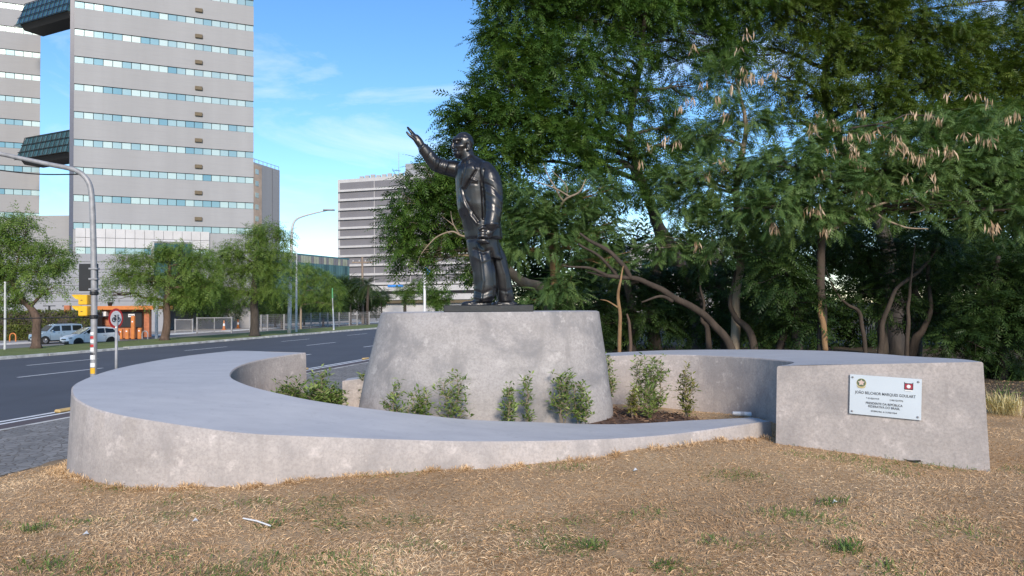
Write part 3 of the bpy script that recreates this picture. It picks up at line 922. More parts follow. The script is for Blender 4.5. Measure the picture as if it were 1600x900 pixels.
m.box((p.x, D0 + 0.02, 2.615 + 0.043), (136 * PS, 0.62, 0.086), R(1.0), bev=0.008)
m.build('base_plate', M['bronze'], statue)

# ------------------------------------------------------------------ plaque on the block
pa, pb = iR[-1], oR[-1]                        # left and right ends of the face, in plan
za, zb = float(zRi[-1]), float(zRo[-1])
fx = Vector((pb[0] - pa[0], pb[1] - pa[1], 0)); flen = fx.length; fx.normalize()
fn = Vector((fx.y, -fx.x, 0))                  # outwards, to the viewer
def on_face(px, py):
    d = MC @ Vector(((px - 800) / F, -(py - 450) / F, -1.0)); o_ = Vector((0, 0, CAM_Z)); a = Vector((pa[0], pa[1], 0)) + fn * 0.012
    t = (a - o_).dot(fn) / d.dot(fn)
    return o_ + d * t
q = [on_face(*c) for c in ((1329.5, 584.5), (1441, 592.5), (1439, 656.5), (1326.5, 645.5))]
pc = sum(q, Vector()) / 4
px_ = ((q[1] - q[0]) + (q[2] - q[3])).normalized(); pw = ((q[1] - q[0]).length + (q[2] - q[3]).length) / 2
pz_ = fn.cross(px_).normalized(); pz_ = pz_ if pz_.z > 0 else -pz_
ph = ((q[0] - q[3]).length + (q[1] - q[2]).length) / 2
fo = px_.cross(pz_).normalized(); fo = fo if fo.dot(fn) > 0 else -fo
plaque = thing('plaque', pc, 'engraved metal memorial plaque with two crests screwed to the concrete block', 'plaque')
PL = lambda a, b, c=0.0: pc + px_ * (a * pw) + pz_ * (b * ph) + fo * (0.012 + c)
m = MB(); m.prism([PL(-.5, -.5, -0.006), PL(.5, -.5, -0.006), PL(.5, .5, -0.006), PL(-.5, .5, -0.006)], fo * 0.006)
m.build('sheet', M['plaque'], plaque)
scr = None
for a, b in ((-.46, .43), (.455, .43), (-.46, -.43), (.455, -.43)):
    m = MB()
    ctr = PL(a, b, 0.0)
    m.tube([ctr, ctr + fo * 0.006, ctr + fo * 0.009], [0.011, 0.011, 0.007], 12)
    m.build('screw', M['steel'], plaque, smooth=True)
TM = Matrix((px_, pz_, fo)).transposed().to_4x4()
def text(body_, a, b, size, squeeze=1.0):
    cu = bpy.data.curves.new('lettering', 'FONT'); cu.body = body_; cu.size = size; cu.align_x = 'CENTER'; cu.align_y = 'CENTER'
    cu.extrude = 0.0006; cu.materials.append(M['ink']); cu.resolution_u = 3; cu.offset = 0.0003
    tmp = bpy.data.objects.new('tmp', cu); C.objects.link(tmp)
    me = bpy.data.meshes.new_from_object(tmp.evaluated_get(bpy.context.evaluated_depsgraph_get()))
    bpy.data.objects.remove(tmp)
    ob = bpy.data.objects.new('lettering', me)
    link(ob, plaque)
    ob.matrix_basis = Matrix.Translation(PL(a, b, 0.0016)) @ TM @ Matrix.Diagonal((squeeze, 1, 1, 1))
    return ob
text('JOÃO BELCHIOR MARQUES GOULART', 0.0, 0.055, 0.040, 0.80)
text('* 01/03/1919', -0.17, -0.075, 0.023); text('† 06/12/1976', 0.16, -0.075, 0.023)
text('PRESIDENTE DA REPÚBLICA', -0.01, -0.195, 0.033, 0.82); text('FEDERATIVA DO BRASIL', -0.01, -0.275, 0.033, 0.82)
text('07/09/1961 A 31/03/1964', -0.01, -0.39, 0.023)
def flat(name, pts, lift, mat, par=plaque):
    m = MB(); m.prism([PL(a / pw, b / ph, lift) for a, b in pts], fo * 0.0012); return m.build(name, mat, par)
def circ(cx, cy, r_, n=20, r2=None):
    return [(cx + (r_ if (r2 is None or k % 2 == 0) else r2) * math.sin(2 * math.pi * k / n), cy + (r_ if (r2 is None or k % 2 == 0) else r2) * math.cos(2 * math.pi * k / n)) for k in range(n)]
ex_, ey_ = -0.335 * pw, 0.30 * ph
e1 = flat('round_crest', circ(ex_, ey_, 0.046), 0.0008, M['gold'])
flat('crest_wreath', circ(ex_, ey_ + 0.003, 0.041), 0.0022, M['emb_green'], e1); flat('crest_star', circ(ex_, ey_ + 0.003, 0.034, 10, 0.019), 0.0036, M['emb_pink'], e1)
flat('crest_ribbon', [(ex_ - 0.045, ey_ - 0.030), (ex_ - 0.02, ey_ - 0.044), (ex_ + 0.02, ey_ - 0.044), (ex_ + 0.045, ey_ - 0.030), (ex_ + 0.03, ey_ - 0.050), (ex_, ey_ - 0.056), (ex_ - 0.03, ey_ - 0.050)], 0.0036, M['gold'], e1)
sx_, sy_ = 0.325 * pw, 0.29 * ph
e2 = flat('shield_crest', [(sx_ - 0.040, sy_ + 0.048), (sx_ - 0.030, sy_ + 0.036), (sx_ + 0.030, sy_ + 0.036), (sx_ + 0.040, sy_ + 0.048), (sx_ + 0.040, sy_ - 0.025), (sx_ + 0.018, sy_ - 0.046), (sx_ - 0.018, sy_ - 0.046), (sx_ - 0.040, sy_ - 0.025)], 0.0008, M['ink'])
flat('shield_field', [(sx_ - 0.034, sy_ + 0.030), (sx_ + 0.034, sy_ + 0.030), (sx_ + 0.034, sy_ - 0.022), (sx_ - 0.034, sy_ - 0.022)], 0.0022, M['emb_red'], e2)
flat('shield_oval', circ(sx_, sy_ + 0.004, 0.018, 14), 0.0036, M['white'], e2); flat('shield_ribbon', [(sx_ - 0.042, sy_ - 0.030), (sx_ + 0.042, sy_ - 0.030), (sx_ + 0.028, sy_ - 0.044), (sx_ - 0.028, sy_ - 0.044)], 0.0036, M['white'], e2)

# ------------------------------------------------------------------ foliage makers
def unit(a):
    return a / (np.linalg.norm(a, axis=-1, keepdims=True) + 1e-9)

def frond_template(pairs, width, droop, slim=0.46):
    q = []
    for k in range(pairs):
        t = 0.12 + 0.82 * k / max(pairs - 1, 1)
        w = width * math.sin(math.pi * (0.22 + 0.66 * t)) 
        for sgn in (-1, 1):
            tip = (t + 0.55 * w, sgn * w); b = (t, 0.0)
            hw = slim * math.hypot(tip[0] - b[0], tip[1])
            q.append([(b[0] - hw * 0.8, -sgn * 0.004), tip, (b[0] + hw * 0.8, sgn * hw * 0.5)])
    q.append([(0.88, width * 0.1), (1.16, 0), (0.88, -width * 0.1)])
    Q = np.array(q, float)                                  # P,4,2
    z = -droop * Q[..., 0] ** 2 - 0.25 * np.abs(Q[..., 1])
    return np.concatenate([Q, z[..., None]], -1)            # P,4,3

def place(tmpl, base, d, up, L):
    """tmpl P,4,3 set out at every base"""
    d = unit(d); side = unit(np.cross(up, d)); nup = np.cross(d, side)
    V = base[:, None, None, :] + L[:, None, None, None] * (
        tmpl[None, :, :, 0:1] * d[:, None, None, :] + tmpl[None, :, :, 1:2] * side[:, None, None, :] + tmpl[None, :, :, 2:3] * nup[:, None, None, :])
    return V.reshape(-1, 3)

def leaf_mesh(name, Vs, Ts, mat, parent, k=4):
    V = np.concatenate(Vs); T = np.concatenate(Ts)
    return mesh_np(name, V, np.arange(len(V)).reshape(-1, k), mat, parent, tint=T)

def clump_fronds(c, rad, n_twig, per, L, tmpl, droop_dir=-0.25, twig_r=0.28, bias=0.38, tint0=0.5):
    """fronds in rosettes on twigs spread through an ellipsoid"""
    c = np.array(c); rad = np.array(rad)
    g = unit(rng.normal(size=(n_twig, 3)))
    g[:, 2] = np.where((g[:, 2] < -0.35) & (rng.random(n_twig) < 0.6), -g[:, 2], g[:, 2])
    r_ = rng.random(n_twig) ** bias
    tw = c + g * r_[:, None] * rad
    outd = unit(g * np.array([1, 1, 0.55]) + np.array([0, 0, droop_dir]) + rng.normal(size=(n_twig, 3)) * 0.35)
    tw_t = np.clip(tint0 + rng.normal(size=n_twig) * 0.14, 0, 1)
    base = np.repeat(tw, per, 0) + rng.normal(size=(n_twig * per, 3)) * twig_r * 0.35
    d = unit(np.repeat(outd, per, 0) + rng.normal(size=(n_twig * per, 3)) * np.array([0.75, 0.75, 0.4]))
    up = unit(np.array([0, 0, 1.0]) + rng.normal(size=(n_twig * per, 3)) * 0.35)
    LL = L * rng.uniform(0.6, 1.25, n_twig * per)
    V = place(tmpl, base, d, up, LL)
    T = np.repeat(np.clip(np.repeat(tw_t, per) + rng.normal(size=n_twig * per) * 0.12, 0, 1), tmpl.shape[0] * 3)
    return V, T, tw

def wobble(a, b, n=7, amp=0.08, sag=0.0):
    a = Vector(a); b = Vector(b); L = (b - a).length
    out = []
    for i in range(n):
        t = i / (n - 1)
        p = a.lerp(b, t)
        w = math.sin(math.pi * t) * L * amp
        p = p + Vector((random.uniform(-1, 1) * w, random.uniform(-1, 1) * w, random.uniform(-1, 1) * w * 0.6 + math.sin(math.pi * t) * L * sag))
        out.append(p)
    return [Vector(q) for q in catmull(out, n * 3)]

def tree(name, label, trunk, clumps, leaf, barkm, L=0.34, pairs=6, width=0.27, droop=0.3, per=9, density=1.0, group=None, cat='tree', twigs=True, branch_r=0.10, droop_dir=-0.25, tint0=0.5, limbs=None):
    """trunk: list of (point, radius); clumps: (px, py, rx_px, ry_px, depth[, density])"""
    base = Vector(trunk[0][0])
    root = thing(name, base, label, cat, group)
    mb = MB()
    P = catmull([(*p, r_) for p, r_ in trunk], len(trunk) * 5)
    for i in range(len(P)):
        w = mnoise.noise(Vector(P[i][:3]) * 1.3) * P[i][3] * 0.5
        P[i][0] += w; P[i][1] -= w
    mb.tube([p[:3] for p in P], [p[3] * (1.35 if i == 0 else 1) for i, p in enumerate(P)], 10)
    tmpl = frond_template(pairs, width, droop)
    Vs, Ts = [], []
    tops = [Vector(p[:3]) for p in P[len(P) // 3:]]
    trad = [p[3] for p in P[len(P) // 3:]]
    for cl in clumps:
        px, py, rx, ry, dep = cl[:5]; dn = cl[5] if len(cl) > 5 else 1.0
        c = W(px, py, dep); s_ = dep / F
        rad = (rx * s_, (rx + ry) * 0.5 * s_, ry * s_)
        area = rad[0] * rad[2] * math.pi
        n_tw = max(6, int(area * density * dn * 19.0 / (L * L * 9) * 9 / per))
        V_, T_, tw = clump_fronds(c, rad, n_tw, per, L, tmpl, droop_dir, L * 0.9, tint0=tint0)
        Vs.append(V_); Ts.append(T_)
        j = min(range(len(tops)), key=lambda k: (tops[k] - c).length + max(0, tops[k].z - c.z) * 2)
        br = wobble(tops[j], c, 6, 0.07, 0.06)
        r0 = min(trad[j] * 0.7, branch_r)
        mb.tube(br, list(np.linspace(r0, r0 * 0.28, len(br))), 6, cap=False)
        if twigs:
            for k in range(0, len(tw), max(1, len(tw) // 9)):
                b2 = wobble(br[int(len(br) * random.uniform(0.45, 0.95))], tw[k], 4, 0.08)
                mb.tube(b2, list(np.linspace(r0 * 0.3, r0 * 0.08, len(b2))), 4, cap=False)
    mb.build('trunk', barkm, root, smooth=True)
    leaf_mesh('crown', Vs, Ts, leaf, root, 3)
    return root

# ------------------------------------------------------------------ shrubs in the bed
LEAF = []
for sgn in (-1, 1):
    LEAF.append([(0, 0, 0), (0.45, sgn * 0.17, 0.05), (1.0, 0, -0.08), (0.5, 0, 0.0)])
LEAF = np.array(LEAF, float)
def shrub(px, top_y, depth, label, stems=3, spread=0.10, leaf=0.075, mat='leaf_shrub', dens=1.0, low=0.25):
    X = W(px, 600, depth).x
    z0 = float(zg(X, depth)); z1 = W(px, top_y, depth).z
    root = thing('shrub', (X, depth, z0), label, 'shrub', 'young shrubs in the planting bed')
    mb = MB(); Vs, Ts = [], []
    h = z1 - z0
    for s_ in range(stems):
        a = random.uniform(0, 6.28); r_ = spread * random.uniform(0.35, 1.0) if s_ else spread * 0.15
        hh = h * (random.uniform(0.7, 0.97) if s_ else 1.0)
        top = Vector((X + math.cos(a) * r_, depth + math.sin(a) * r_, z0 + hh * 0.97))
        path = wobble((X + math.cos(a) * r_ * 0.2, depth + math.sin(a) * r_ * 0.2, z0 - 0.05), top, 5, 0.05)
        mb.tube(path, list(np.linspace(0.008, 0.003, len(path))), 5)
        tips = [path[-1]] + [path[int(len(path) * f)] for f in np.linspace(low + 0.1, 0.95, 9)]
        twl = []
        for i, tp in enumerate(tips):
            if i:
                for q in range(2):
                    an = random.uniform(0, 6.28); e = tp + Vector((math.cos(an) * spread * 0.7, math.sin(an) * spread * 0.7, random.uniform(0.02, 0.09)))
                    mb.tube([tp, (tp + e) / 2 + Vector((0, 0, 0.01)), e], [0.004, 0.003, 0.002], 4); twl.append(e)
            twl.append(tp)
        twl = np.array([tuple(v) for v in twl])
        per = max(4, int(4.6 * dens))
        base = np.repeat(twl, per, 0); n = len(base)
        an = rng.uniform(0, 6.28, n); el = rng.uniform(-0.25, 0.95, n)
        d = np.stack([np.cos(an) * np.cos(el), np.sin(an) * np.cos(el), np.sin(el)], 1)
        base = base + d * 0.01 + np.stack([np.zeros(n), np.zeros(n), rng.uniform(-0.035, 0.01, n)], 1)
        V_ = place(LEAF, base, d, unit(np.array([0, 0, 1.0]) + rng.normal(size=(n, 3)) * 0.3), leaf * rng.uniform(0.65, 1.2, n))
        Vs.append(V_); Ts.append(np.repeat(rng.uniform(0, 1, n), 8))
    mb.build('stem', M['bark_pale'], root)
    leaf_mesh('foliage', Vs, Ts, M[mat], root)
    return root

shrub(615, 603, 8.28, 'leftmost of the thin shrubs in front of the pedestal', 3, 0.11)
shrub(646, 617, 8.26, 'short bushy shrub second from the left before the pedestal', 3, 0.09)
shrub(666, 614, 8.26, 'short shrub third from the left before the pedestal', 2, 0.09)
shrub(711, 586, 8.28, 'tall open shrub standing alone before the left half of the pedestal', 4, 0.15, low=0.3)
shrub(797, 608, 8.36, 'leafy shrub just right of the middle before the pedestal', 3, 0.09)
shrub(826, 590, 8.40, 'slim upright shrub before the pedestal next to a bushier one', 2, 0.07, low=0.2)
shrub(873, 586, 8.50, 'spreading shrub before the right part of the pedestal', 4, 0.14, low=0.3)
shrub(906, 602, 8.52, 'dense shrub at the right front corner of the pedestal', 4, 0.13)
shrub(953, 560, 10.3, 'narrow shrub half hidden by the right edge of the pedestal', 3, 0.09)
shrub(1002, 562, 10.1, 'tall light shrub behind the green bush right of the pedestal', 3, 0.12)
shrub(1024, 563, 9.9, 'tall dense green bush right of the pedestal', 5, 0.15, dens=1.2, low=0.1)
shrub(1012, 607, 9.35, 'low green shrub in front of the tall bush right of the pedestal', 3, 0.11, low=0.15)
shrub(1070, 576, 9.6, 'yellowing upright shrub farthest right in the bed', 4, 0.10, mat='leaf_shrub_yel', low=0.1)
shrub(987, 616, 9.35, 'small browning shrub closest to the right edge of the pedestal', 2, 0.07, mat='leaf_shrub_yel', low=0.3)
shrub(442, 604, 9.5, 'grey green bush leftmost in the cluster by the inner wall', 6, 0.15, dens=1.3, low=0.05)
shrub(464, 598, 9.4, 'bush with pale twigs second in the cluster by the inner wall', 6, 0.15, dens=1.3, low=0.05)
shrub(500, 581, 9.7, 'tallest shrub rising above the cluster by the inner wall', 4, 0.15, low=0.35)
shrub(494, 604, 9.3, 'bright green bush in the middle of the cluster by the inner wall', 6, 0.17, leaf=0.09, dens=1.3, low=0.05)
shrub(518, 606, 9.3, 'bright green bush rightmost in the cluster by the inner wall', 5, 0.14, leaf=0.09, dens=1.3, low=0.05)
shrub(567, 586, 10.6, 'small shrub peeping out behind the left edge of the pedestal', 2, 0.08)

# mulch in the bed: a thin uneven sheet and loose chips
mg = np.arange(-2.2, 2.6, 0.09); mh = np.arange(8.0, 11.2, 0.09)
MX, MY = np.meshgrid(mg, mh)
mn = np.array([[mnoise.noise(Vector((x * 1.6, y * 1.6, 4))) for x in mg] for y in mh])
mask = (((MX - 0.35) / 2.0) ** 2 + ((MY - 9.35) / 1.25) ** 2 + mn * 0.5) < 1
MZ = zg(MX, MY) + 0.015 + 0.02 * mn
ii = np.arange(mg.size * mh.size).reshape(mh.size, mg.size)
keep = mask[:-1, :-1] & mask[1:, 1:] & mask[:-1, 1:] & mask[1:, :-1]
Fm = np.stack([ii[:-1, :-1], ii[:-1, 1:], ii[1:, 1:], ii[1:, :-1]], -1)[keep]
tag(mesh_np('mulch', np.stack([MX.ravel(), MY.ravel(), MZ.ravel()], 1), Fm, M['mulch'], smooth=True), 'dark bark mulch spread round the shrubs', 'mulch', kind='stuff')
nchip = 5200
cx_ = rng.uniform(-2.1, 2.5, nchip); cy_ = rng.uniform(8.05, 11.0, nchip)
ok = (((cx_ - 0.35) / 2.1) ** 2 + ((cy_ - 9.35) / 1.3) ** 2) < 1
cx_, cy_ = cx_[ok], cy_[ok]; n = len(cx_)
an = rng.uniform(0, 6.28, n)
d = np.stack([np.cos(an), np.sin(an), rng.uniform(-0.3, 0.5, n)], 1)
chip = np.array([[(0, -0.12, 0), (1, -0.1, 0), (1.05, 0.14, 0.02), (0.02, 0.12, 0.02)]])
Vc = place(chip, np.stack([cx_, cy_, zg(cx_, cy_) + 0.022], 1), d, unit(np.array([0, 0, 1.0]) + rng.normal(size=(n, 3)) * 0.3), rng.uniform(0.03, 0.09, n))
M['chip'] = island_leaf('bark_chip', [(0.1, (0.05, 0.03, 0.02)), (0.5, (0.13, 0.075, 0.05)), (0.8, (0.24, 0.15, 0.09)), (1.0, (0.42, 0.24, 0.12))], 0.0, 0.9)
tag(leaf_mesh('mulch_chips', [Vc], [np.repeat(rng.uniform(0, 1, n), 4)], M['chip'], None), 'loose bark chips and dead leaves in the bed', 'mulch', kind='stuff')

# ------------------------------------------------------------------ dry grass
def blades(n, sx, sy, lmin, lmax, wid, el_lo, el_hi, mat, name, label, swirl=True, tint=None, parent=None):
    z = zg(sx, sy)
    fld = np.sin(1.3 * sx + 2.1 * sy) * 1.7 + np.sin(3.7 * sx - 1.9 * sy + 1) * 1.2
    an = fld + rng.normal(size=n) * 1.3 if swirl else rng.uniform(0, 6.28, n)
    el = rng.uniform(el_lo, el_hi, n)
    L = rng.uniform(lmin, lmax, n)
    d = np.stack([np.cos(an) * np.cos(el), np.sin(an) * np.cos(el), np.sin(el)], 1)
    side = np.stack([-np.sin(an), np.cos(an), rng.normal(size=n) * 0.4], 1)
    b = np.stack([sx, sy, z - 0.004], 1)
    w = (wid * rng.uniform(0.6, 1.3, n))[:, None]
    m1 = b + d * (L * 0.55)[:, None] + np.array([0, 0, 1]) * (L * 0.10)[:, None]
    tip = b + d * L[:, None] - np.array([0, 0, 1]) * (L * rng.uniform(-0.05, 0.30, n))[:, None]
    tip[:, 2] = np.maximum(tip[:, 2], z + 0.003)
    V = np.stack([b - side * w * 0.5, m1 - side * w * 0.5, tip, m1 + side * w * 0.5], 1).reshape(-1, 3)
    T = np.repeat(tint if tint is not None else rng.uniform(0, 1, n), 4)
    o = mesh_np(name, V, np.arange(4 * n).reshape(-1, 4), M[mat], parent, tint=T)
    if parent is None: tag(o, label, 'grass', kind='stuff')
    else: o['kind'] = 'stuff'
    return o
n = 250000
dep = 3.6 * (16.0 / 3.6) ** (rng.random(n) ** 1.15)
sx = rng.uniform(-0.78, 0.82, n) * dep + rng.normal(size=n) * 0.2
sy = dep
uu = sx - SL * sy
ok = (uu > -10.0) & ~((sy > 10.6) & (sx < 4.6))
# bare of straw where the mulch lies and inside the concrete
ok &= ~((((sx - 0.35) / 1.9) ** 2 + ((sy - 9.35) / 1.15) ** 2) < 1)
# uneven cover: bald patches and seams between the laid sods
seam = (np.abs(((sx * 0.94 + sy * 0.34) / 1.15) % 1 - 0.5) > 0.48) | (np.abs(((sy * 0.94 - sx * 0.34) / 0.62) % 1 - 0.5) > 0.475)
ok &= ~(seam & (rng.random(n) < 0.85))
sx, sy = sx[ok], sy[ok]; n = len(sx)
pat = 0.5 + 0.18 * np.sin(0.9 * sx + 1.7 * sy) + 0.15 * np.sin(2.3 * sx - 1.1 * sy + 2)
blades(n, sx, sy, 0.025, 0.075, 0.005, 0.02, 0.55, 'straw', 'dry_grass', 'dry straw coloured lawn grass over the whole mound', tint=np.clip(pat + rng.normal(size=n) * 0.24 - 0.05, 0, 1))
# scattered green growth among the straw
n = 9000
cxs = rng.uniform(-5, 6, 60); cys = rng.uniform(3.9, 7.6, 60)
k = rng.integers(0, 60, n)
sx = cxs[k] + rng.normal(size=n) * 0.16; sy = cys[k] + rng.normal(size=n) * 0.10
blades(n, sx, sy, 0.03, 0.08, 0.005, 0.1, 1.0, 'weed', 'green_grass', 'sparse green shoots scattered through the dry lawn', tint=rng.uniform(0.2, 1, n))
# fringe of taller dry stems along the foot of the front arm
fi = rng.integers(0, int(NS * 0.75), 5200)
fi = np.clip((fi + 6 * np.sin(fi * 0.9) + 4 * np.sin(fi * 0.37)).astype(int), 0, NS - 1)
off = np.abs(rng.normal(size=5200)) * 0.09 + 0.04
nr_ = unit(oL[fi, :2] - iL[fi])
sx = oL[fi, 0] + nr_[:, 0] * off; sy = oL[fi, 1] + nr_[:, 1] * off
blades(5200, sx, sy, 0.03, 0.10, 0.005, 0.1, 1.1, 'straw', 'grass_fringe', 'taller dry grass along the foot of the front concrete arm', swirl=False)
# green turf on the slope behind the left arm
n = 26000
sx = rng.uniform(-6.5, -0.8, n); sy = rng.uniform(11.4, 16, n)
blades(n, sx, sy, 0.05, 0.11, 0.008, 0.3, 1.3, 'weed', 'green_turf', 'green turf on the slope between the left arm and the road', swirl=False)

def tuft(px, py, label, n=60, L=0.12, spread=0.10, mat='weed', name='weed_tuft', el=(0.2, 1.2)):
    p = None
    for dpt in np.arange(3.6, 14, 0.02):                     # where the sight line meets the mound
        q = W(px, py, dpt)
        if q.z <= zg(q.x, q.y): p = q; break
    if p is None: return
    root = thing(name, p, label, 'weed' if mat == 'weed' else 'dry grass', 'weed tufts in the dry lawn' if mat == 'weed' else None)
    r_ = rng.normal(size=(n, 2)) * spread * 0.5
    blades(n, p.x + r_[:, 0], p.y + r_[:, 1], L * 0.5, L, 0.007 if L < 0.3 else 0.012, el[0], el[1], mat, 'leaf_blades', None, swirl=False, parent=root)
tuft(1322, 862, 'green weed tuft in the right foreground below the plaque', 140, 0.12, 0.13)
tuft(929, 857, 'small green weed tuft in the foreground right of centre', 80, 0.10, 0.09)
tuft(1298, 790, 'green tuft with upright shoots on the slope below the plaque', 70, 0.13, 0.12)
tuft(1112, 850, 'sparse green tuft in the foreground between two denser tufts', 50, 0.09, 0.13)
tuft(1046, 886, 'green tuft at the bottom edge of the picture right of centre', 60, 0.09, 0.10)
tuft(1385, 893, 'green weeds at the bottom edge in the right corner', 90, 0.10, 0.18)
tuft(55, 830, 'narrow green weed near the left edge of the lawn', 90, 0.10, 0.10)
tuft(75, 885, 'wide green weed patch in the bottom left corner', 150, 0.10, 0.22)
tuft(525, 822, 'flat grey green weed patch in the foreground left of centre', 150, 0.07, 0.22, el=(0.05, 0.6))
tuft(425, 822, 'green weed beside the white stick on the lawn', 70, 0.09, 0.12, el=(0.1, 0.8))
tuft(1245, 696, 'little yellow green tuft at the foot of the plaque block', 40, 0.08, 0.05)
tuft(490, 720 + 25, 'dry upright tuft at the foot of the front arm', 30, 0.14, 0.05, mat='straw', name='dry_tuft')
tuft(1570, 648, 'pale cut clump of dry grass under the trees at the right', 420, 0.42, 0.22, mat='drymix', name='dry_grass_clump', el=(0.6, 1.45))
tuft(1563, 640, 'long green grass leaves growing out of the pale dry clump', 40, 0.75, 0.22, mat='weed', el=(0.6, 1.3))

# ------------------------------------------------------------------ trees on the right
def gz(p): return Vector((p.x, p.y, float(zg(p.x, p.y)) - 0.1))
def tp(px, py, d): return W(px, py, d)

def base_at(px, d): return gz(W(px, 545, d))

# the great spreading tree whose crown fills the middle of the sky
tree('spreading_tree', 'great spreading tree with dark feathery crown rising behind the statue', 
     [(base_at(1095, 22), 0.32), (tp(1085, 470, 22), 0.25), (tp(1045, 380, 21.5), 0.19), (tp(1008, 300, 21), 0.13), (tp(985, 200, 21), 0.10), (tp(1000, 100, 21), 0.08), (tp(1010, 10, 21), 0.05)],
     [(838, 25, 75, 50, 20.0), (905, 5, 90, 55, 20.5), (812, 85, 62, 42, 19.6), (795, 140, 65, 40, 19.2), (870, 105, 75, 48, 19.6), (745, 190, 55, 34, 19.0), (815, 195, 70, 40, 18.8), (895, 165, 75, 42, 19.4, 0.8), (715, 222, 34, 22, 19.0), (985, 20, 85, 50, 21, 0.9), (960, 95, 70, 40, 20.5, 0.6),
      (870, 235, 75, 40, 18.8), (945, 205, 60, 34, 19.2, 0.7), (1060, -10, 90, 45, 22, 0.9), (1135, 10, 85, 45, 22.5, 0.9), (1030, 60, 60, 30, 21.5, 0.5), (800, 250, 60, 36, 18.6), (930, 260, 50, 28, 19, 0.7), (1080, 150, 50, 30, 22.5, 0.35), (1010, 160, 45, 25, 21.5, 0.6), (990, 235, 45, 25, 20.5, 0.6), (1060, 95, 55, 28, 22, 0.6), (1110, 60, 55, 28, 22.5, 0.7), (1050, 205, 46, 26, 21.5, 0.9), (1035, 265, 46, 26, 21, 0.9), (1095, 235, 44, 24, 22.5, 0.8), (1140, 90, 50, 28, 22.5, 0.8), (1010, 310, 44, 24, 20.5, 0.8), (970, 150, 50, 26, 20.5, 0.6), (770, 60, 30, 40, 19.8, 0.8), (720, 190, 34, 22, 19, 0.9), (780, -40, 60, 60, 20), (860, -60, 90, 60, 20.5), (980, -70, 120, 60, 21), (1100, -80, 120, 60, 22)],
     M['leaf_big'], M['bark_dark'], L=0.36, pairs=5, density=2.6, branch_r=0.08)
tree('drooping_tree', 'dark green tree whose drooping crown hangs left of the statue over the far building',
     [(base_at(862, 20.5), 0.20), (tp(855, 462, 20.5), 0.17), (tp(815, 440, 20), 0.14), (tp(765, 395, 19.5), 0.10), (tp(715, 340, 19.3), 0.06)],
     [(668, 285, 42, 30, 19.0), (640, 318, 40, 32, 18.8), (690, 325, 48, 38, 19.2), (632, 358, 36, 34, 18.8), (672, 372, 44, 32, 19.2), (722, 300, 46, 42, 19.4), (738, 350, 40, 40, 19.6), (622, 395, 28, 26, 18.8), (652, 412, 30, 26, 19.0), (700, 395, 30, 20, 19.4, 0.6), (712, 258, 40, 26, 19.2), (760, 300, 40, 60, 19.8), (770, 400, 36, 50, 19.8, 0.8), (735, 425, 26, 30, 19.6, 0.6), (765, 455, 30, 28, 20, 0.7)],
     M['leaf_big'], M['bark_pale'], L=0.36, pairs=5, density=2.0, branch_r=0.05)
tree('broken_tree', 'light green feathery tree with a split orange trunk right behind the statue legs',
     [(base_at(868, 17), 0.14), (tp(866, 500, 17), 0.13), (tp(868, 430, 17), 0.12), (tp(866, 380, 17), 0.10), (tp(868, 340, 17), 0.05)],
     [(835, 318, 52, 34, 16.4), (800, 350, 34, 40, 16.6), (850, 362, 52, 34, 16.2), (905, 330, 50, 32, 16.6), (815, 395, 36, 26, 16.4), (890, 385, 44, 28, 16.4, 0.8), (940, 365, 44, 28, 16.8), (935, 300, 44, 24, 17), (885, 455, 34, 34, 16.2, 0.9), (960, 410, 44, 26, 16.6, 0.7), (855, 475, 34, 16, 16.4)],
     M['leaf_leuc'], M['bark_split'], L=0.27, pairs=6, density=1.6, branch_r=0.05, tint0=0.42)
tree('canopy_tree', 'wide yellow green canopy tree filling the top right corner',
     [(base_at(1400, 24), 0.30), (tp(1395, 450, 24), 0.26), (tp(1370, 330, 24), 0.2), (tp(1320, 240, 24), 0.16), (tp(1290, 150, 24), 0.14), (tp(1300, 60, 24), 0.08)],
     [(1215, 20, 80, 40, 23), (1190, 75, 60, 30, 23, 0.6), (1300, 15, 95, 45, 23.5), (1395, 40, 100, 45, 24), (1290, 85, 80, 34, 23), (1375, 110, 90, 38, 23.5), (1470, 75, 90, 42, 24), (1560, 60, 85, 45, 25, 0.8), (1455, 135, 85, 40, 23.5), (1550, 140, 90, 45, 24), (1260, 145, 70, 30, 22.5, 0.8), (1345, 165, 80, 34, 23), (1240, 195, 50, 24, 22.5, 0.6), (1430, 195, 90, 40, 23), (1540, 200, 90, 45, 23.5), (1620, 120, 60, 80, 24), (1300, -50, 160, 50, 23.5), (1450, -40, 120, 50, 24, 0.8), (1640, 0, 60, 60, 25), (1230, 120, 50, 24, 22.5, 0.5)],
     M['leaf_yel'], M['bark_dark'], L=0.36, pairs=5, density=2.2, branch_r=0.08)
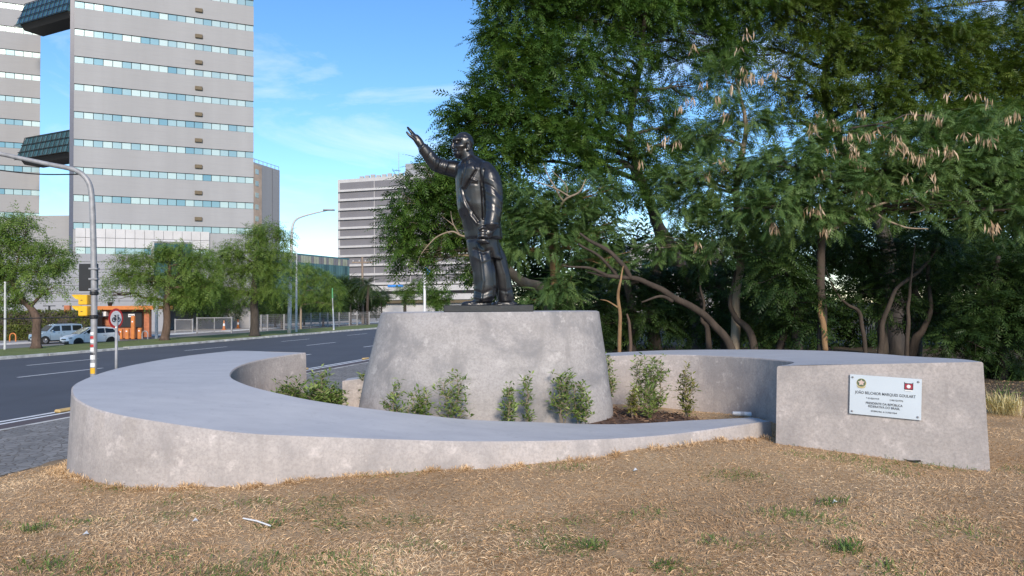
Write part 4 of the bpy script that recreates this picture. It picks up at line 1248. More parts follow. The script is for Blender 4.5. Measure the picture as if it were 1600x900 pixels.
pod_tree = tree('pod_tree', 'feathery green tree hung with bunches of dry brown pods at the right',
     [(base_at(1283, 15.2), 0.10), (tp(1284, 500, 15.2), 0.09), (tp(1282, 440, 15.2), 0.085), (tp(1285, 370, 15.2), 0.08), (tp(1300, 310, 15), 0.09), (tp(1320, 250, 15), 0.06), (tp(1330, 200, 15), 0.03)],
     [(1230, 262, 62, 40, 14.6), (1290, 235, 62, 40, 15), (1310, 290, 70, 40, 14.4), (1375, 262, 70, 42, 14.8), (1210, 325, 66, 38, 14.4), (1290, 345, 60, 30, 14.4, 0.8), (1390, 318, 66, 34, 14.6, 0.8), (1450, 275, 70, 46, 14.8), (1520, 250, 70, 50, 15), (1580, 265, 60, 60, 14.8), (1490, 330, 60, 28, 14.8, 0.6), (1570, 330, 52, 40, 14.4), (1460, 215, 60, 34, 15.4), (1545, 200, 60, 34, 15.6), (1375, 215, 50, 30, 15.4), (1620, 300, 60, 70, 14.8)],
     M['leaf_leuc'], M['bark'], L=0.27, pairs=6, density=1.7, branch_r=0.05)
pod_tree2 = tree('pod_tree', 'slender pod bearing tree with pale bare twigs between the two dark crowns',
     [(base_at(1150, 16.5), 0.11), (tp(1150, 480, 16.5), 0.10), (tp(1158, 380, 16.5), 0.09), (tp(1150, 280, 16.3), 0.07), (tp(1165, 200, 16.2), 0.05), (tp(1150, 120, 16), 0.02)],
     [(1135, 130, 44, 36, 16, 0.75), (1165, 190, 46, 34, 16.2, 0.85), (1110, 215, 46, 30, 16.2, 0.8), (1105, 285, 56, 36, 15.8), (1070, 330, 52, 32, 15.8), (1130, 345, 62, 32, 15.6), (1045, 290, 44, 26, 16.2, 0.6), (1170, 270, 46, 34, 15.8), (1050, 385, 50, 24, 16, 0.8), (1120, 400, 56, 24, 15.8, 0.8), (1200, 395, 46, 26, 15.6)],
     M['leaf_leuc'], M['bark_pale'], L=0.27, pairs=6, density=1.7, branch_r=0.04)

# bunches of dry pods, each a part of its tree
pod_t = np.array([[(0, -0.06, 0), (0.5, -0.075, 0.03), (1.0, 0, 0), (0.5, 0.075, 0.03)]])
def pods(root, px, py, d, n=11, L=0.19):
    p = W(px, py, d)
    base = np.array(p) + rng.normal(size=(n, 3)) * np.array([0.05, 0.05, 0.03])
    dr = unit(np.array([0, 0, -1.0]) + rng.normal(size=(n, 3)) * 0.28)
    V = place(pod_t, base, dr, unit(rng.normal(size=(n, 3))), L * rng.uniform(0.7, 1.2, n))
    o = mesh_np('pod_bunch', V, np.arange(4 * n).reshape(-1, 4), M['pod'], root, tint=np.repeat(rng.uniform(0, 1, n), 4))
    o['kind'] = 'stuff'
for q in [(1283, 168), (1297, 183), (1272, 190), (1345, 168), (1350, 205), (1270, 195), (1480, 140), (1521, 142), (1545, 150), (1448, 172), (1466, 180), (1428, 170), (1395, 205), (1408, 212), (1393, 225), (1412, 222), (1332, 222), (1334, 235), (1308, 188), (1325, 205), (1302, 225), (1480, 228), (1488, 232), (1458, 228), (1425, 235), (1438, 240), (1528, 205), (1545, 212), (1575, 178), (1590, 172), (1282, 268), (1290, 262), (1350, 250), (1457, 265), (1462, 285), (1418, 270), (1345, 292), (1262, 320), (1276, 322), (1207, 340), (1210, 352), (1290, 352), (1552, 345), (1548, 350), (1508, 205), (1365, 200)]:
    pods(pod_tree, q[0], q[1] + 4, 14.0 if q[1] > 190 else 14.6, random.randint(7, 15))
for q in [(1166, 52), (1155, 72), (1160, 105), (1175, 115), (1165, 120), (1210, 112), (1190, 120), (1145, 135), (1100, 130), (1085, 70), (1080, 155), (1065, 165), (1038, 215), (1060, 220), (1015, 225), (1000, 250), (1125, 248), (1130, 258), (1185, 260), (1205, 262), (1105, 270), (1120, 150), (1135, 175), (1112, 372), (1090, 378), (1108, 398)]:
    pods(pod_tree2, q[0], q[1], 15.4, random.randint(6, 12))

# dark understorey along the back of the mound
under = [('bushy_tree', 'dark bushy tree filling the gap right of the pedestal', 985, 18.5, [(985, 460, 50, 40), (1020, 500, 50, 36), (940, 500, 40, 34), (905, 520, 40, 30), (1035, 440, 46, 34), (900, 485, 36, 30)]),
         ('bushy_tree', 'dark understorey tree below the slender pod tree', 1130, 19, [(1110, 450, 60, 36), (1160, 440, 56, 40), (1090, 500, 56, 36), (1180, 490, 56, 36), (1140, 520, 60, 24)]),
         ('bushy_tree', 'green understorey tree left of the split orange trunk', 1240, 15.8, [(1215, 430, 50, 36), (1240, 470, 44, 40), (1205, 480, 46, 30), (1255, 510, 36, 30), (1225, 520, 46, 24)]),
         ('bushy_tree', 'small leafy understorey tree right of the split orange trunk', 1375, 18, [(1330, 410, 50, 34), (1380, 430, 56, 36), (1345, 460, 40, 26, 0.6), (1400, 470, 44, 30, 0.7), (1320, 380, 60, 24), (1440, 390, 60, 30)]),
         ('bushy_tree', 'dark tree with leaning trunk behind the plaque block', 1430, 19, [(1450, 430, 60, 40), (1500, 400, 60, 40), (1470, 490, 46, 30, 0.7), (1420, 500, 40, 24, 0.5)]),
         ('bushy_tree', 'dark bush filling the right edge above the dry clump', 1560, 16.5, [(1520, 450, 50, 50), (1570, 430, 56, 60), (1545, 510, 60, 50), (1590, 520, 50, 60), (1510, 540, 44, 40), (1580, 580, 50, 40), (1535, 585, 40, 30), (1620, 470, 50, 90)])]
for nm, lb, bpx, dpt, cl in under:
    tree(nm, lb, [(base_at(bpx, dpt), 0.13), (tp(bpx + 4, 500, dpt), 0.11), (tp(bpx - 6, 440, dpt), 0.08), (tp(bpx, 400, dpt), 0.04)],
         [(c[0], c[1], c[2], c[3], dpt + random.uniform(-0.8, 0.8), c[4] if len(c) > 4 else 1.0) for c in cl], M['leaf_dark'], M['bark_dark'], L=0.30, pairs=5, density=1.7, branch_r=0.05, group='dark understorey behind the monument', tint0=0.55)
# deeper wood closing the view
for k, (bpx, dpt, cl, lb) in enumerate([
        (1020, 27, [(1000, 420, 90, 60), (1010, 510, 90, 50), (940, 450, 50, 60), (900, 420, 60, 50, 0.7), (920, 520, 60, 40)], 'distant dark tree seen through the branches right of the pedestal'),
        (1200, 28, [(1150, 400, 90, 70), (1150, 500, 100, 60), (1240, 420, 80, 70), (1260, 510, 80, 50), (1230, 330, 90, 50)], 'distant dark tree behind the two pod trees'),
        (1400, 28, [(1370, 380, 100, 60), (1370, 480, 110, 70), (1460, 400, 90, 70), (1470, 510, 100, 50), (1400, 300, 100, 50)], 'distant dark tree behind the plaque block'),
        (850, 25, [(800, 330, 60, 40), (850, 390, 60, 50), (790, 430, 46, 40), (815, 462, 40, 24), (880, 450, 60, 40), (840, 490, 60, 30), (930, 330, 60, 40, 0.7)], 'distant dark tree right behind the statue'),
        (1580, 27, [(1560, 400, 90, 90), (1570, 500, 90, 80), (1540, 300, 90, 60), (1640, 450, 70, 150), (1600, 590, 60, 50)], 'distant dark tree behind the right edge')]):
    tree('background_tree', lb, [(base_at(bpx, dpt), 0.25), (tp(bpx, 470, dpt), 0.2), (tp(bpx + 10, 400, dpt), 0.12), (tp(bpx, 340, dpt), 0.06)],
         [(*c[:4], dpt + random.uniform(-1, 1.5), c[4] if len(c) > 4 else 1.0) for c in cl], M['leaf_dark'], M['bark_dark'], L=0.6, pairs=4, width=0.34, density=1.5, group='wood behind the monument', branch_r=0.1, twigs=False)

# leaning and bare trunks that show against the dark
def bare(name, label, limbs, mat, cat='trunk', group=None):
    root = thing(name, limbs[0][0][0], label, cat, group)
    for i, L_ in enumerate(limbs):
        P = catmull([(*p, r_) for p, r_ in L_], len(L_) * 6)
        for p in P:
            w = mnoise.noise(Vector(p[:3]) * 2.2) * 0.05; p[0] += w; p[2] += w * 0.6
        m = MB(); m.tube([p[:3] for p in P], [max(p[3], 0.004) for p in P], 9)
        m.build('trunk' if i == 0 else 'branch', mat, root, smooth=True)
    return root
T = tp
bare('leaning_tree', 'leaning bare brown trunk slanting up to the left behind the monument',
     [[(base_at(1168, 15.6), 0.11), (T(1130, 522, 15.6), 0.085), (T(1080, 480, 15.5), 0.073), (T(1030, 450, 15.4), 0.062), (T(990, 435, 15.3), 0.05), (T(945, 432, 15.2), 0.04), (T(915, 426, 15.2), 0.012)],
      [(T(985, 435, 15.3), 0.06), (T(975, 415, 15.2), 0.05), (T(955, 395, 15.2), 0.045), (T(925, 378, 15.2), 0.035), (T(905, 365, 15.2), 0.02)],
      [(T(965, 433, 15.3), 0.035), (T(940, 405, 15.2), 0.03), (T(905, 380, 15.1), 0.018)],
      [(T(947, 432, 15.2), 0.04), (T(920, 420, 15.1), 0.03), (T(878, 415, 15.1), 0.012)],
      [(T(1052, 470, 15.4), 0.04), (T(1030, 464, 15.3), 0.03), (T(1003, 472, 15.2), 0.015)]], M['bark'], 'tree')
bare('bare_branches', 'pale bare dead branches reaching up above the split trunk',
     [[(T(868, 350, 16.6), 0.03), (T(880, 315, 16), 0.025), (T(905, 300, 15.8), 0.018), (T(915, 280, 15.8), 0.008)], [(T(880, 315, 16), 0.02), (T(862, 285, 15.8), 0.015), (T(848, 255, 15.8), 0.006)], [(T(890, 308, 15.9), 0.018), (T(860, 292, 15.7), 0.012), (T(825, 278, 15.7), 0.005)], [(T(885, 312, 16), 0.015), (T(884, 290, 15.8), 0.01), (T(860, 260, 15.7), 0.005)]], M['bark_pale'], 'branch')
bare('thin_trunk', 'thin straight orange brown stem right of the pedestal', [[(base_at(968, 15), 0.042), (T(968, 510, 15), 0.038), (T(966, 470, 15), 0.034), (T(968, 445, 15), 0.025), (T(975, 415, 15.1), 0.01)], [(T(966, 482, 15), 0.02), (T(950, 470, 15), 0.012), (T(938, 468, 15), 0.006)]], M['bark_split'], 'tree')
bare('thin_trunk', 'second thin brown stem beside the orange one right of the pedestal', [[(base_at(986, 16), 0.04), (T(984, 520, 16), 0.035), (T(980, 490, 16), 0.02)]], M['bark_red'], 'tree')
bare('forked_trunk', 'forked grey trunk in the shade left of the split orange trunk', [[(base_at(1185, 16), 0.10), (T(1170, 520, 16), 0.08), (T(1150, 495, 16.2), 0.06), (T(1140, 470, 16.2), 0.045), (T(1150, 420, 16.2), 0.02)], [(base_at(1110, 16.4), 0.08), (T(1105, 520, 16.4), 0.06), (T(1095, 500, 16.4), 0.04), (T(1100, 470, 16.3), 0.03), (T(1090, 420, 16.3), 0.01)], [(base_at(1205, 16), 0.09), (T(1222, 530, 16), 0.08), (T(1232, 500, 16), 0.06), (T(1250, 440, 16), 0.02)]], M['bark'], 'tree')
bare('forked_trunk', 'pair of slender trunks in the dark gap behind the plaque block', [[(base_at(1373, 16.5), 0.075), (T(1378, 515, 16.5), 0.06), (T(1388, 480, 16.5), 0.05), (T(1402, 450, 16.6), 0.04), (T(1440, 420, 16.8), 0.04), (T(1470, 380, 16.8), 0.015)], [(base_at(1357, 16.4), 0.05), (T(1345, 500, 16.4), 0.045), (T(1325, 475, 16.4), 0.03), (T(1308, 460, 16.4), 0.02), (T(1290, 420, 16.4), 0.008)], [(base_at(1413, 16.4), 0.05), (T(1418, 500, 16.4), 0.045), (T(1422, 455, 16.4), 0.03), (T(1430, 380, 16.4), 0.012)]], M['bark'], 'tree')
bare('slanting_trunk', 'short thick trunk slanting to the right behind the plaque block', [[(base_at(1412, 17), 0.13), (T(1428, 535, 17), 0.10), (T(1443, 515, 17), 0.07), (T(1455, 480, 17), 0.05), (T(1450, 430, 17.2), 0.04), (T(1465, 360, 17.3), 0.03)]], M['bark'], 'tree')
split = bare('split_trunk', 'bright orange split bark on the lower trunk of the pod tree', [[(T(1290, 548, 15.06), 0.055), (T(1287, 520, 15.06), 0.06), (T(1283, 490, 15.06), 0.055), (T(1282, 470, 15.06), 0.03)]], M['bark_split'], 'trunk')
bare('arching_branches', 'tangle of thin grey arching branches under the pod tree crown', [[(T(1300, 360, 14.6), 0.03), (T(1350, 330, 14.5), 0.025), (T(1390, 315, 14.5), 0.02), (T(1440, 307, 14.5), 0.01)], [(T(1365, 330, 14.6), 0.02), (T(1400, 352, 14.5), 0.018), (T(1450, 358, 14.5), 0.01)], [(T(1420, 305, 14.6), 0.02), (T(1445, 325, 14.5), 0.018), (T(1422, 333, 14.5), 0.01)], [(T(1450, 340, 14.8), 0.02), (T(1490, 342, 14.8), 0.015), (T(1525, 330, 14.8), 0.01)]], M['bark_pale'], 'branch')
bare('drooping_branch', 'pale forked branch showing through the crown left of the statue', [[(T(738, 372, 18.8), 0.033), (T(722, 368, 18.6), 0.028), (T(705, 362, 18.5), 0.022), (T(680, 372, 18.4), 0.017), (T(660, 395, 18.4), 0.010), (T(650, 412, 18.4), 0.004)], [(T(720, 368, 18.6), 0.017), (T(708, 350, 18.5), 0.014), (T(704, 330, 18.5), 0.007)], [(T(708, 352, 18.5), 0.011), (T(695, 342, 18.5), 0.008), (T(690, 335, 18.5), 0.004)]], M['bark_pale'], 'branch')
# pale park fence glimpsed through the wood
fz = base_at(1365, 27)
fence = thing('park_fence', fz, 'white picket fence glimpsed in the dark under the trees behind the plaque block', 'fence')
src = None
for k in range(34):
    x = W(1310 + k * 4.2, 545, 30).x
    if src is None:
        m = MB(); m.box((x, 30, 1.75), (0.05, 0.04, 1.5)); src = m.build('picket', M['offwhite'], fence); x0 = x
    else:
        c = copy_part(src, fence); c.location = (x - x0, 0, 0)
for z in (1.3, 2.2):
    m = MB(); m.box((W(1380, 545, 30.05).x, 30.05, z), (4.4, 0.05, 0.07)); m.build('rail', M['offwhite'], fence)

# ------------------------------------------------------------------ trees across the road
def median_tree(label, base, trunk, clumps, barkm, name='median_tree', leaf='leaf_median', density=2.3, L=0.62, group='trees on the median strip', **kw):
    return tree(name, label, trunk, clumps, M[leaf], barkm, L=L, pairs=4, width=0.24, droop=0.35, per=8, density=density, group=group, droop_dir=-0.45, branch_r=0.12, **kw)
def fb(px, py, z): return G(px, py, z)
b1 = fb(57, 545, 0.1); d1 = b1.y
median_tree('median tree with a bent trunk near the left edge of the picture', b1,
    [(b1, 0.30), (tp(58, 510, d1), 0.26), (tp(57, 497, d1), 0.25), (tp(47, 480, d1), 0.2), (tp(32, 465, d1), 0.16), (tp(20, 440, d1), 0.10), (tp(30, 400, d1), 0.06)],
    [(18, 345, 26, 16, d1), (45, 350, 22, 14, d1), (10, 380, 30, 22, d1), (50, 385, 32, 20, d1), (85, 400, 26, 20, d1), (20, 420, 34, 22, d1), (60, 425, 36, 20, d1), (100, 420, 20, 16, d1, 0.7), (30, 455, 36, 16, d1), (75, 452, 28, 14, d1, 0.7), (-15, 440, 30, 40, d1), (5, 475, 22, 12, d1), (-15, 390, 30, 40, d1)], M['bark_red'])
b2 = fb(258, 532, 0.1); d2 = b2.y
median_tree('median tree with a straight reddish trunk beside the round sign', b2,
    [(b2, 0.34), (tp(261, 505, d2), 0.28), (tp(260, 480, d2), 0.26), (tp(262, 450, d2), 0.2), (tp(265, 420, d2), 0.12), (tp(262, 395, d2), 0.06)],
    [(262, 392, 30, 14, d2, 0.6), (200, 412, 26, 16, d2, 0.8), (235, 408, 30, 18, d2), (285, 400, 34, 22, d2), (195, 440, 30, 16, d2, 0.7), (235, 440, 36, 20, d2), (280, 435, 38, 24, d2), (315, 415, 26, 26, d2), (300, 465, 34, 18, d2), (245, 468, 30, 14, d2, 0.8), (175, 430, 16, 12, d2, 0.6), (178, 460, 16, 10, d2, 0.5), (322, 450, 24, 24, d2)], M['bark_red'])
b3 = fb(398, 525.5, 0.1); d3 = b3.y
median_tree('tallest median tree with dark trunk left of the curved lamp post', b3,
    [(b3, 0.42), (tp(398, 500, d3), 0.36), (tp(398, 480, d3), 0.34), (tp(397, 450, d3), 0.24), (tp(400, 410, d3), 0.15), (tp(410, 370, d3), 0.08)],
    [(418, 362, 26, 16, d3), (440, 372, 18, 14, d3, 0.6), (395, 372, 24, 16, d3), (372, 395, 30, 20, d3), (420, 395, 34, 22, d3), (355, 425, 34, 22, d3), (400, 425, 40, 24, d3), (438, 425, 26, 24, d3), (345, 455, 30, 18, d3), (385, 460, 40, 18, d3), (430, 458, 28, 18, d3), (345, 400, 22, 16, d3, 0.8)], M['bark_dark'])
b4 = fb(482, 505, -0.2); d4 = 92
median_tree('light green tree just right of the curved lamp post', b4,
    [(Vector((tp(470, 510, d4).x, d4, -0.3)), 0.14), (tp(470, 490, d4), 0.13), (tp(472, 470, d4), 0.11), (tp(480, 440, d4), 0.08)],
    [(480, 425, 22, 12, d4), (472, 448, 26, 14, d4), (505, 438, 22, 14, d4), (520, 455, 20, 14, d4), (492, 465, 26, 12, d4), (515, 475, 16, 10, d4, 0.7), (465, 470, 14, 10, d4, 0.7)], M['bark_pale'], 'avenue_tree', density=2.6, group='trees across the avenue')
for px, py, dd, cl, lb in [
        (300, 512, 98, [(290, 470, 26, 18), (320, 480, 26, 14), (345, 485, 20, 12), (310, 450, 30, 18)], 'dark tree behind the white gate'),
        (352, 510, 104, [(345, 465, 24, 20), (375, 470, 22, 18), (365, 485, 20, 10)], 'dark tree in the car park behind the traffic cones'),
        (440, 508, 100, [(425, 475, 20, 16), (445, 480, 18, 14), (460, 485, 14, 10)], 'dark shrub tree behind the foot of the curved lamp post'),
        (505, 505, 110, [(485, 482, 20, 10), (510, 485, 18, 10)], 'low dark bush along the chain link fence'),
        (548, 506, 118, [(540, 445, 18, 14), (560, 450, 16, 14), (550, 465, 20, 12), (535, 470, 14, 10)], 'round dark tree beside the palm'),
        (596, 500, 118, [(592, 470, 12, 8), (600, 462, 10, 8)], 'small dark tree at the left edge of the pedestal'),
        (322, 508, 112, [(300, 485, 30, 12), (330, 488, 26, 10), (285, 478, 18, 16)], 'low dark thicket behind the car park gate'),
        (400, 506, 112, [(385, 485, 26, 14), (412, 488, 22, 12)], 'dark thicket behind the trunk of the tallest median tree'),
        (430, 506, 106, [(425, 490, 20, 10), (450, 490, 20, 10)], 'dark thicket behind the chain link fence left of the lamp post'),
        (475, 504, 114, [(470, 488, 22, 9), (500, 478, 22, 12), (522, 484, 20, 11)], 'dark thicket behind the chain link fence right of the lamp post'),
        (570, 503, 124, [(558, 482, 18, 12), (582, 480, 16, 14), (575, 462, 16, 10)], 'dark thicket round the foot of the palm'),
        (683, 490, 60, [(672, 458, 14, 10), (690, 465, 16, 10), (682, 474, 18, 8)], 'round green tree right of the flag pole behind the pedestal'),
        (633, 490, 62, [(632, 458, 13, 9), (648, 448, 12, 8), (640, 466, 10, 5)], 'small tree with two tufts left of the flag pole')]:
    bb = tp(px, py, dd); bb.z = -0.3 if dd > 80 else 0.9
    tree('roadside_tree', lb, [(bb, 0.16), (tp(px, py - 18, dd), 0.12), (tp(px + 1, py - 35, dd), 0.07)], [(*c, dd) for c in cl], M['leaf_dark'] if dd > 80 else M['leaf_big'], M['bark_dark'], L=0.85 if dd > 80 else 0.55, pairs=4, density=3.6, group='trees across the avenue', twigs=False, tint0=0.7)
# palm
pd = 112
pb_ = tp(575, 505, pd); pb_.z = -0.3
palm = thing('palm_tree', pb_, 'palm tree with hanging fronds beside the wooden pole', 'palm tree')
m = MB(); m.tube([pb_, tp(574, 480, pd), tp(576, 445, pd)], [0.28, 0.22, 0.2], 8); m.build('trunk', M['bark'], palm, smooth=True)
Vs, Ts = [], []
pt = frond_template(12, 0.16, 0.75, 0.22)
c = np.array(tp(576, 443, pd)); n = 26
an = rng.uniform(0, 6.28, n); el = rng.uniform(-0.3, 1.1, n)
dv = np.stack([np.cos(an) * np.cos(el), np.sin(an) * np.cos(el), np.sin(el)], 1)
Vs.append(place(pt, np.repeat(c[None], n, 0), dv, np.repeat(np.array([[0, 0, 1.0]]), n, 0) + rng.normal(size=(n, 3)) * 0.1, rng.uniform(2.4, 3.6, n)))
Ts.append(np.repeat(rng.uniform(0, 1, n), pt.shape[0] * 3))
leaf_mesh('crown', Vs, Ts, M['leaf_palm'], palm, 3)

# ------------------------------------------------------------------ twin office towers
TD = Vector((20.1, 9.0, 0)).normalized(); TN = Vector((TD.y, -TD.x, 0))        # along the facade, out of it
TZ = -0.4
def tower(name, p0, width, depth, rows_z, pane_w, label, z_top, vents=None, back=None, n_skip=0):
    root = thing(name, (p0.x, p0.y, TZ), label, 'office tower', 'twin office towers')
    A = Vector((p0.x, p0.y, 0)); B = A + TD * width
    # wall bands between the window strips, set 0.12 m proud of the glazing
    sh = 0.92
    edges = [TZ] + [z for r_ in rows_z for z in (r_ - sh, r_)] + [z_top]
    bk = back if back is not None else -TN
    for k in range(0, len(edges), 2):
        m = MB(); z0, z1 = edges[k], edges[k + 1]
        q = [A, B, B + bk * depth, A + (-TN) * depth]
        m.prism([(v.x, v.y, z0) for v in q], (0, 0, z1 - z0)); m.build('wall_band', M['tower_wall'], root)
    # recessed core behind the glass
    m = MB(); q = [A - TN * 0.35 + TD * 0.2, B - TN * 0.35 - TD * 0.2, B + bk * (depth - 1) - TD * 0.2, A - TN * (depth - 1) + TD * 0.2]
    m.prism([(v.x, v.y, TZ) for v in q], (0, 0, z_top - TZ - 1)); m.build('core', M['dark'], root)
    npn = int(round(width / pane_w)); pw_ = width / npn
    src = None; band0 = None
    for r_ in rows_z:
        m = MB(); a = A - TN * 0.10; b = B - TN * 0.10
        for z in (r_ - 0.02, r_ - sh + 0.02):
            c0_ = (a + b) / 2
            m.prism([(a.x, a.y, z - 0.03), (b.x, b.y, z - 0.03), (b.x, b.y, z + 0.03), (a.x, a.y, z + 0.03)], -TN * 0.1)
        band = m.build('window_band', M['black'], root)
        for i in range(npn):
            if src is None:
                mm = MB(); p_ = A + TD * (0.03) - TN * 0.16; w_ = pw_ - 0.07
                mm.prism([(p_.x, p_.y, 0.05), (p_.x + TD.x * w_, p_.y + TD.y * w_, 0.05), (p_.x + TD.x * w_, p_.y + TD.y * w_, sh - 0.05), (p_.x, p_.y, sh - 0.05)], -TN * 0.03)
                src = mm.build('pane', M['pane'], band); src.location = (0, 0, r_ - sh)
            else:
                c_ = copy_part(src, band); c_.matrix_parent_inverse = Matrix.Identity(4)
                off = TD * (i * pw_); c_.location = (off.x, off.y, r_ - sh)
    if vents:
        vs0 = None
        for z in vents:
            p_ = A + TD * (width * 0.675) + TN * 0.12
            if vs0 is None:
                mm = MB(); mm.box((p_.x, p_.y, 0), (0.95, 0.3, 0.52), math.atan2(TD.y, TD.x), bev=0.05); vs0 = mm.build('vent_box', M['brown'], root); vs0.location.z = z
            else:
                c_ = copy_part(vs0, root); c_.location = (0, 0, z)
    return root
Rp0 = tp(114, 400, 95.0); 
zr0 = W(114, 347, 95).z
rows_r = [zr0 + 3.6 * k for k in range(11)]
rt = tower('office_tower', Rp0, 22.0, 18, rows_r, 1.1, 'tall grey office tower with ribbon windows and small vent boxes', rows_r[-1] + 2.4, vents=[zr0 + 3.6 * k + 1.0 for k in range(0, 11)])
# dark glazed corner strip
m = MB(); a = Vector((Rp0.x, Rp0.y, 0)) - TD * 0.5 - TN * 0.25
m.prism([(a.x, a.y, TZ + 8), (a.x + TD.x * 0.5, a.y + TD.y * 0.5, TZ + 8), (a.x + TD.x * 0.5 - TN.x * 3, a.y + TD.y * 0.5 - TN.y * 3, TZ + 8), (a.x - TN.x * 3, a.y - TN.y * 3, TZ + 8)], (0, 0, rows_r[-1] + 2 - 8))
m.build('corner_glazing', M['edge_dark'], rt)
# pale cladding band low on the facade, tile by tile
cz1 = W(114, 355, 94.5).z; th_ = 15.0 * 94.5 / F
tile = None
for r_ in range(2):
    for i in range(14):
        if tile is None:
            p_ = Vector((Rp0.x, Rp0.y, 0)) + TD * 0.3 + TN * 0.0
            mm = MB(); w_ = 1.10
            mm.prism([(p_.x, p_.y, 0), (p_.x + TD.x * w_, p_.y + TD.y * w_, 0), (p_.x + TD.x * w_, p_.y + TD.y * w_, th_ - 0.05), (p_.x, p_.y, th_ - 0.05)], TN * 0.35)
            tile = mm.build('cladding_panel', M['offwhite'], rt); tile.location = (0, 0, cz1 - th_)
        else:
            c_ = copy_part(tile, rt); c_.location = (TD.x * 1.14 * i, TD.y * 1.14 * i, cz1 - th_ * (r_ + 1))
pn = [o for o in bpy.data.objects if o.name.startswith('pane')][0]
m = MB(); p_ = Vector((Rp0.x, Rp0.y, 0)) + TD * 0.3 - TN * 0.1
zz = cz1 - 2 * th_ - 0.9
for i in range(14):
    q_ = p_ + TD * (1.14 * i) + TN * 0.3
    mm = MB(); mm.prism([(q_.x, q_.y, zz), (q_.x + TD.x * 1.08, q_.y + TD.y * 1.08, zz), (q_.x + TD.x * 1.08, q_.y + TD.y * 1.08, zz + 0.8), (q_.x, q_.y, zz + 0.8)], -TN * 0.04); mm.build('lower_pane', M['pane'], rt)

Lp1 = tp(61, 400, 115.0)
rows_l = [W(58, 297, 115).z + 3.6 * k for k in range(-3, 9)]
Lp0 = Lp1 - TD * 32
bdir = (Vector((Lp1.x, Lp1.y, 0)).normalized())
lt = tower('office_tower', Lp0, 32.0, 14, rows_l, 1.14, 'grey office tower cut off by the left edge of the picture', rows_l[-1] + 2.4, back=bdir)
# sky bridges between the towers
def bridge(ytop, ybot, label):
    A = tp(116, ytop, 103.0); B = tp(42, ytop, 108.0)
    z1a, z0a = A.z, W(116, ybot, 103).z
    root = thing('sky_bridge', ((A.x + B.x) / 2, (A.y + B.y) / 2, z0a), label, 'sky bridge', 'glazed bridges between the towers')
    ax = Vector((B.x - A.x, B.y - A.y, 0)); Lb = ax.length; ax.normalize(); nn = Vector((ax.y, -ax.x, 0)); nn = nn if nn.y < 0 else -nn
    A0 = Vector((A.x, A.y, 0))
    h = z1a - z0a
    prof = [(1.0, 0.0), (0.15, h), (-2.6, h), (-3.0, 0.0)]             # leaning glass sides
    def at(s_, t_): q_ = A0 + ax * s_ + nn * t_[0]; return (q_.x, q_.y, z0a + t_[1])
    m = MB(); p0 = [at(0, t_) for t_ in prof]; p1 = [at(Lb + (1.1 if t_[1] == 0 else 0.0), t_) for t_ in prof]
    m.add(p0 + p1, [(0, 1, 2, 3), (7, 6, 5, 4), (0, 4, 5, 1), (1, 5, 6, 2), (2, 6, 7, 3), (3, 7, 4, 0)]); m.build('glazing', M['teal'], root)
    m = MB()
    for i in range(11):
        s_ = Lb * i / 10; q0 = Vector(at(s_, (1.13, 0.0))); q1 = Vector(at(s_, (0.28, h)))
        m.tube([q0, q1], 0.06, 4)
    for f in (0.0, 0.33, 0.66, 1.0):
        m.tube([at(0, (1.13 - 0.85 * f, h * f)), at(Lb + 1.1 * (1 - f), (1.13 - 0.85 * f, h * f))], 0.06, 4)
    o = m.build('mullions', M['black'], root); o['kind'] = 'stuff'
    m = MB(); pr = [(0.9, -0.02), (-2.8, -0.02), (-2.4, -0.7), (0.3, -0.7)]
    p0 = [at(0, t_) for t_ in pr]; p1 = [at(Lb, t_) for t_ in pr]
    m.add(p0 + p1, [(3, 2, 1, 0), (4, 5, 6, 7), (0, 1, 5, 4), (1, 2, 6, 5), (2, 3, 7, 6), (3, 0, 4, 7)]); m.build('soffit', M['dark'], root)
bridge(203, 239, 'lower glazed sky bridge joining the two office towers')
bridge(-16, 20, 'upper glazed sky bridge joining the two office towers at the top of the picture')

# podium and low buildings
def slab(name, label, px0, d0, px1, d1, ytop, mat, z0=-0.4, deep=10, cat='building', grooves=0, group=None):
    a = tp(px0, 450, d0); b = tp(px1, 450, d1); zt = W(px0, ytop, d0).z
    root = thing(name, ((a.x + b.x) / 2, (a.y + b.y) / 2, z0), label, cat, group)
    ax = Vector((b.x - a.x, b.y - a.y, 0)).normalized(); nn = Vector((ax.y, -ax.x, 0)); nn = nn if nn.y < 0 else -nn
    a.z = b.z = 0
    m = MB(); m.prism([(a.x, a.y, z0), (b.x, b.y, z0), (b.x - nn.x * deep, b.y - nn.y * deep, z0), (a.x - nn.x * deep, a.y - nn.y * deep, z0)], (0, 0, zt - z0)); m.build('wall', mat, root)
    return root, a, b, ax, nn, zt
pr_, a, b, ax, nn, zt = slab('podium_building', 'plain grey block between the two office towers', 40, 112, 118, 112, 337, M['tower_wall'])
lw, a, b, ax, nn, zt = slab('warehouse', 'long pale grey wall with horizontal grooves behind the median trees', -60, 84, 258, 92, 393, M['grey_wall'])
for k in range(1, 7):
    z = zt - k * 0.95
    m = MB(); p0 = a + nn * 0.0 + Vector((0, 0, z)); p1 = b + nn * 0.0 + Vector((0, 0, z)); m.tube([p0, p1], 0.035, 4); m.build('groove', M['panel_grey'], lw)
gl, a, b, ax, nn, zt = slab('glass_pavilion', 'dark blue glass box on the tower front above the trees', 238, 88, 300, 90, 377, M['navy'], z0=5.5, deep=4)
m = MB(); m.tube([a + Vector((0, 0, zt)), b + Vector((0, 0, zt))], 0.22, 4); m.tube([a + Vector((0, 0, 5.5)), a + Vector((0, 0, zt))], 0.2, 4); m.build('frame', M['offwhite'], gl)
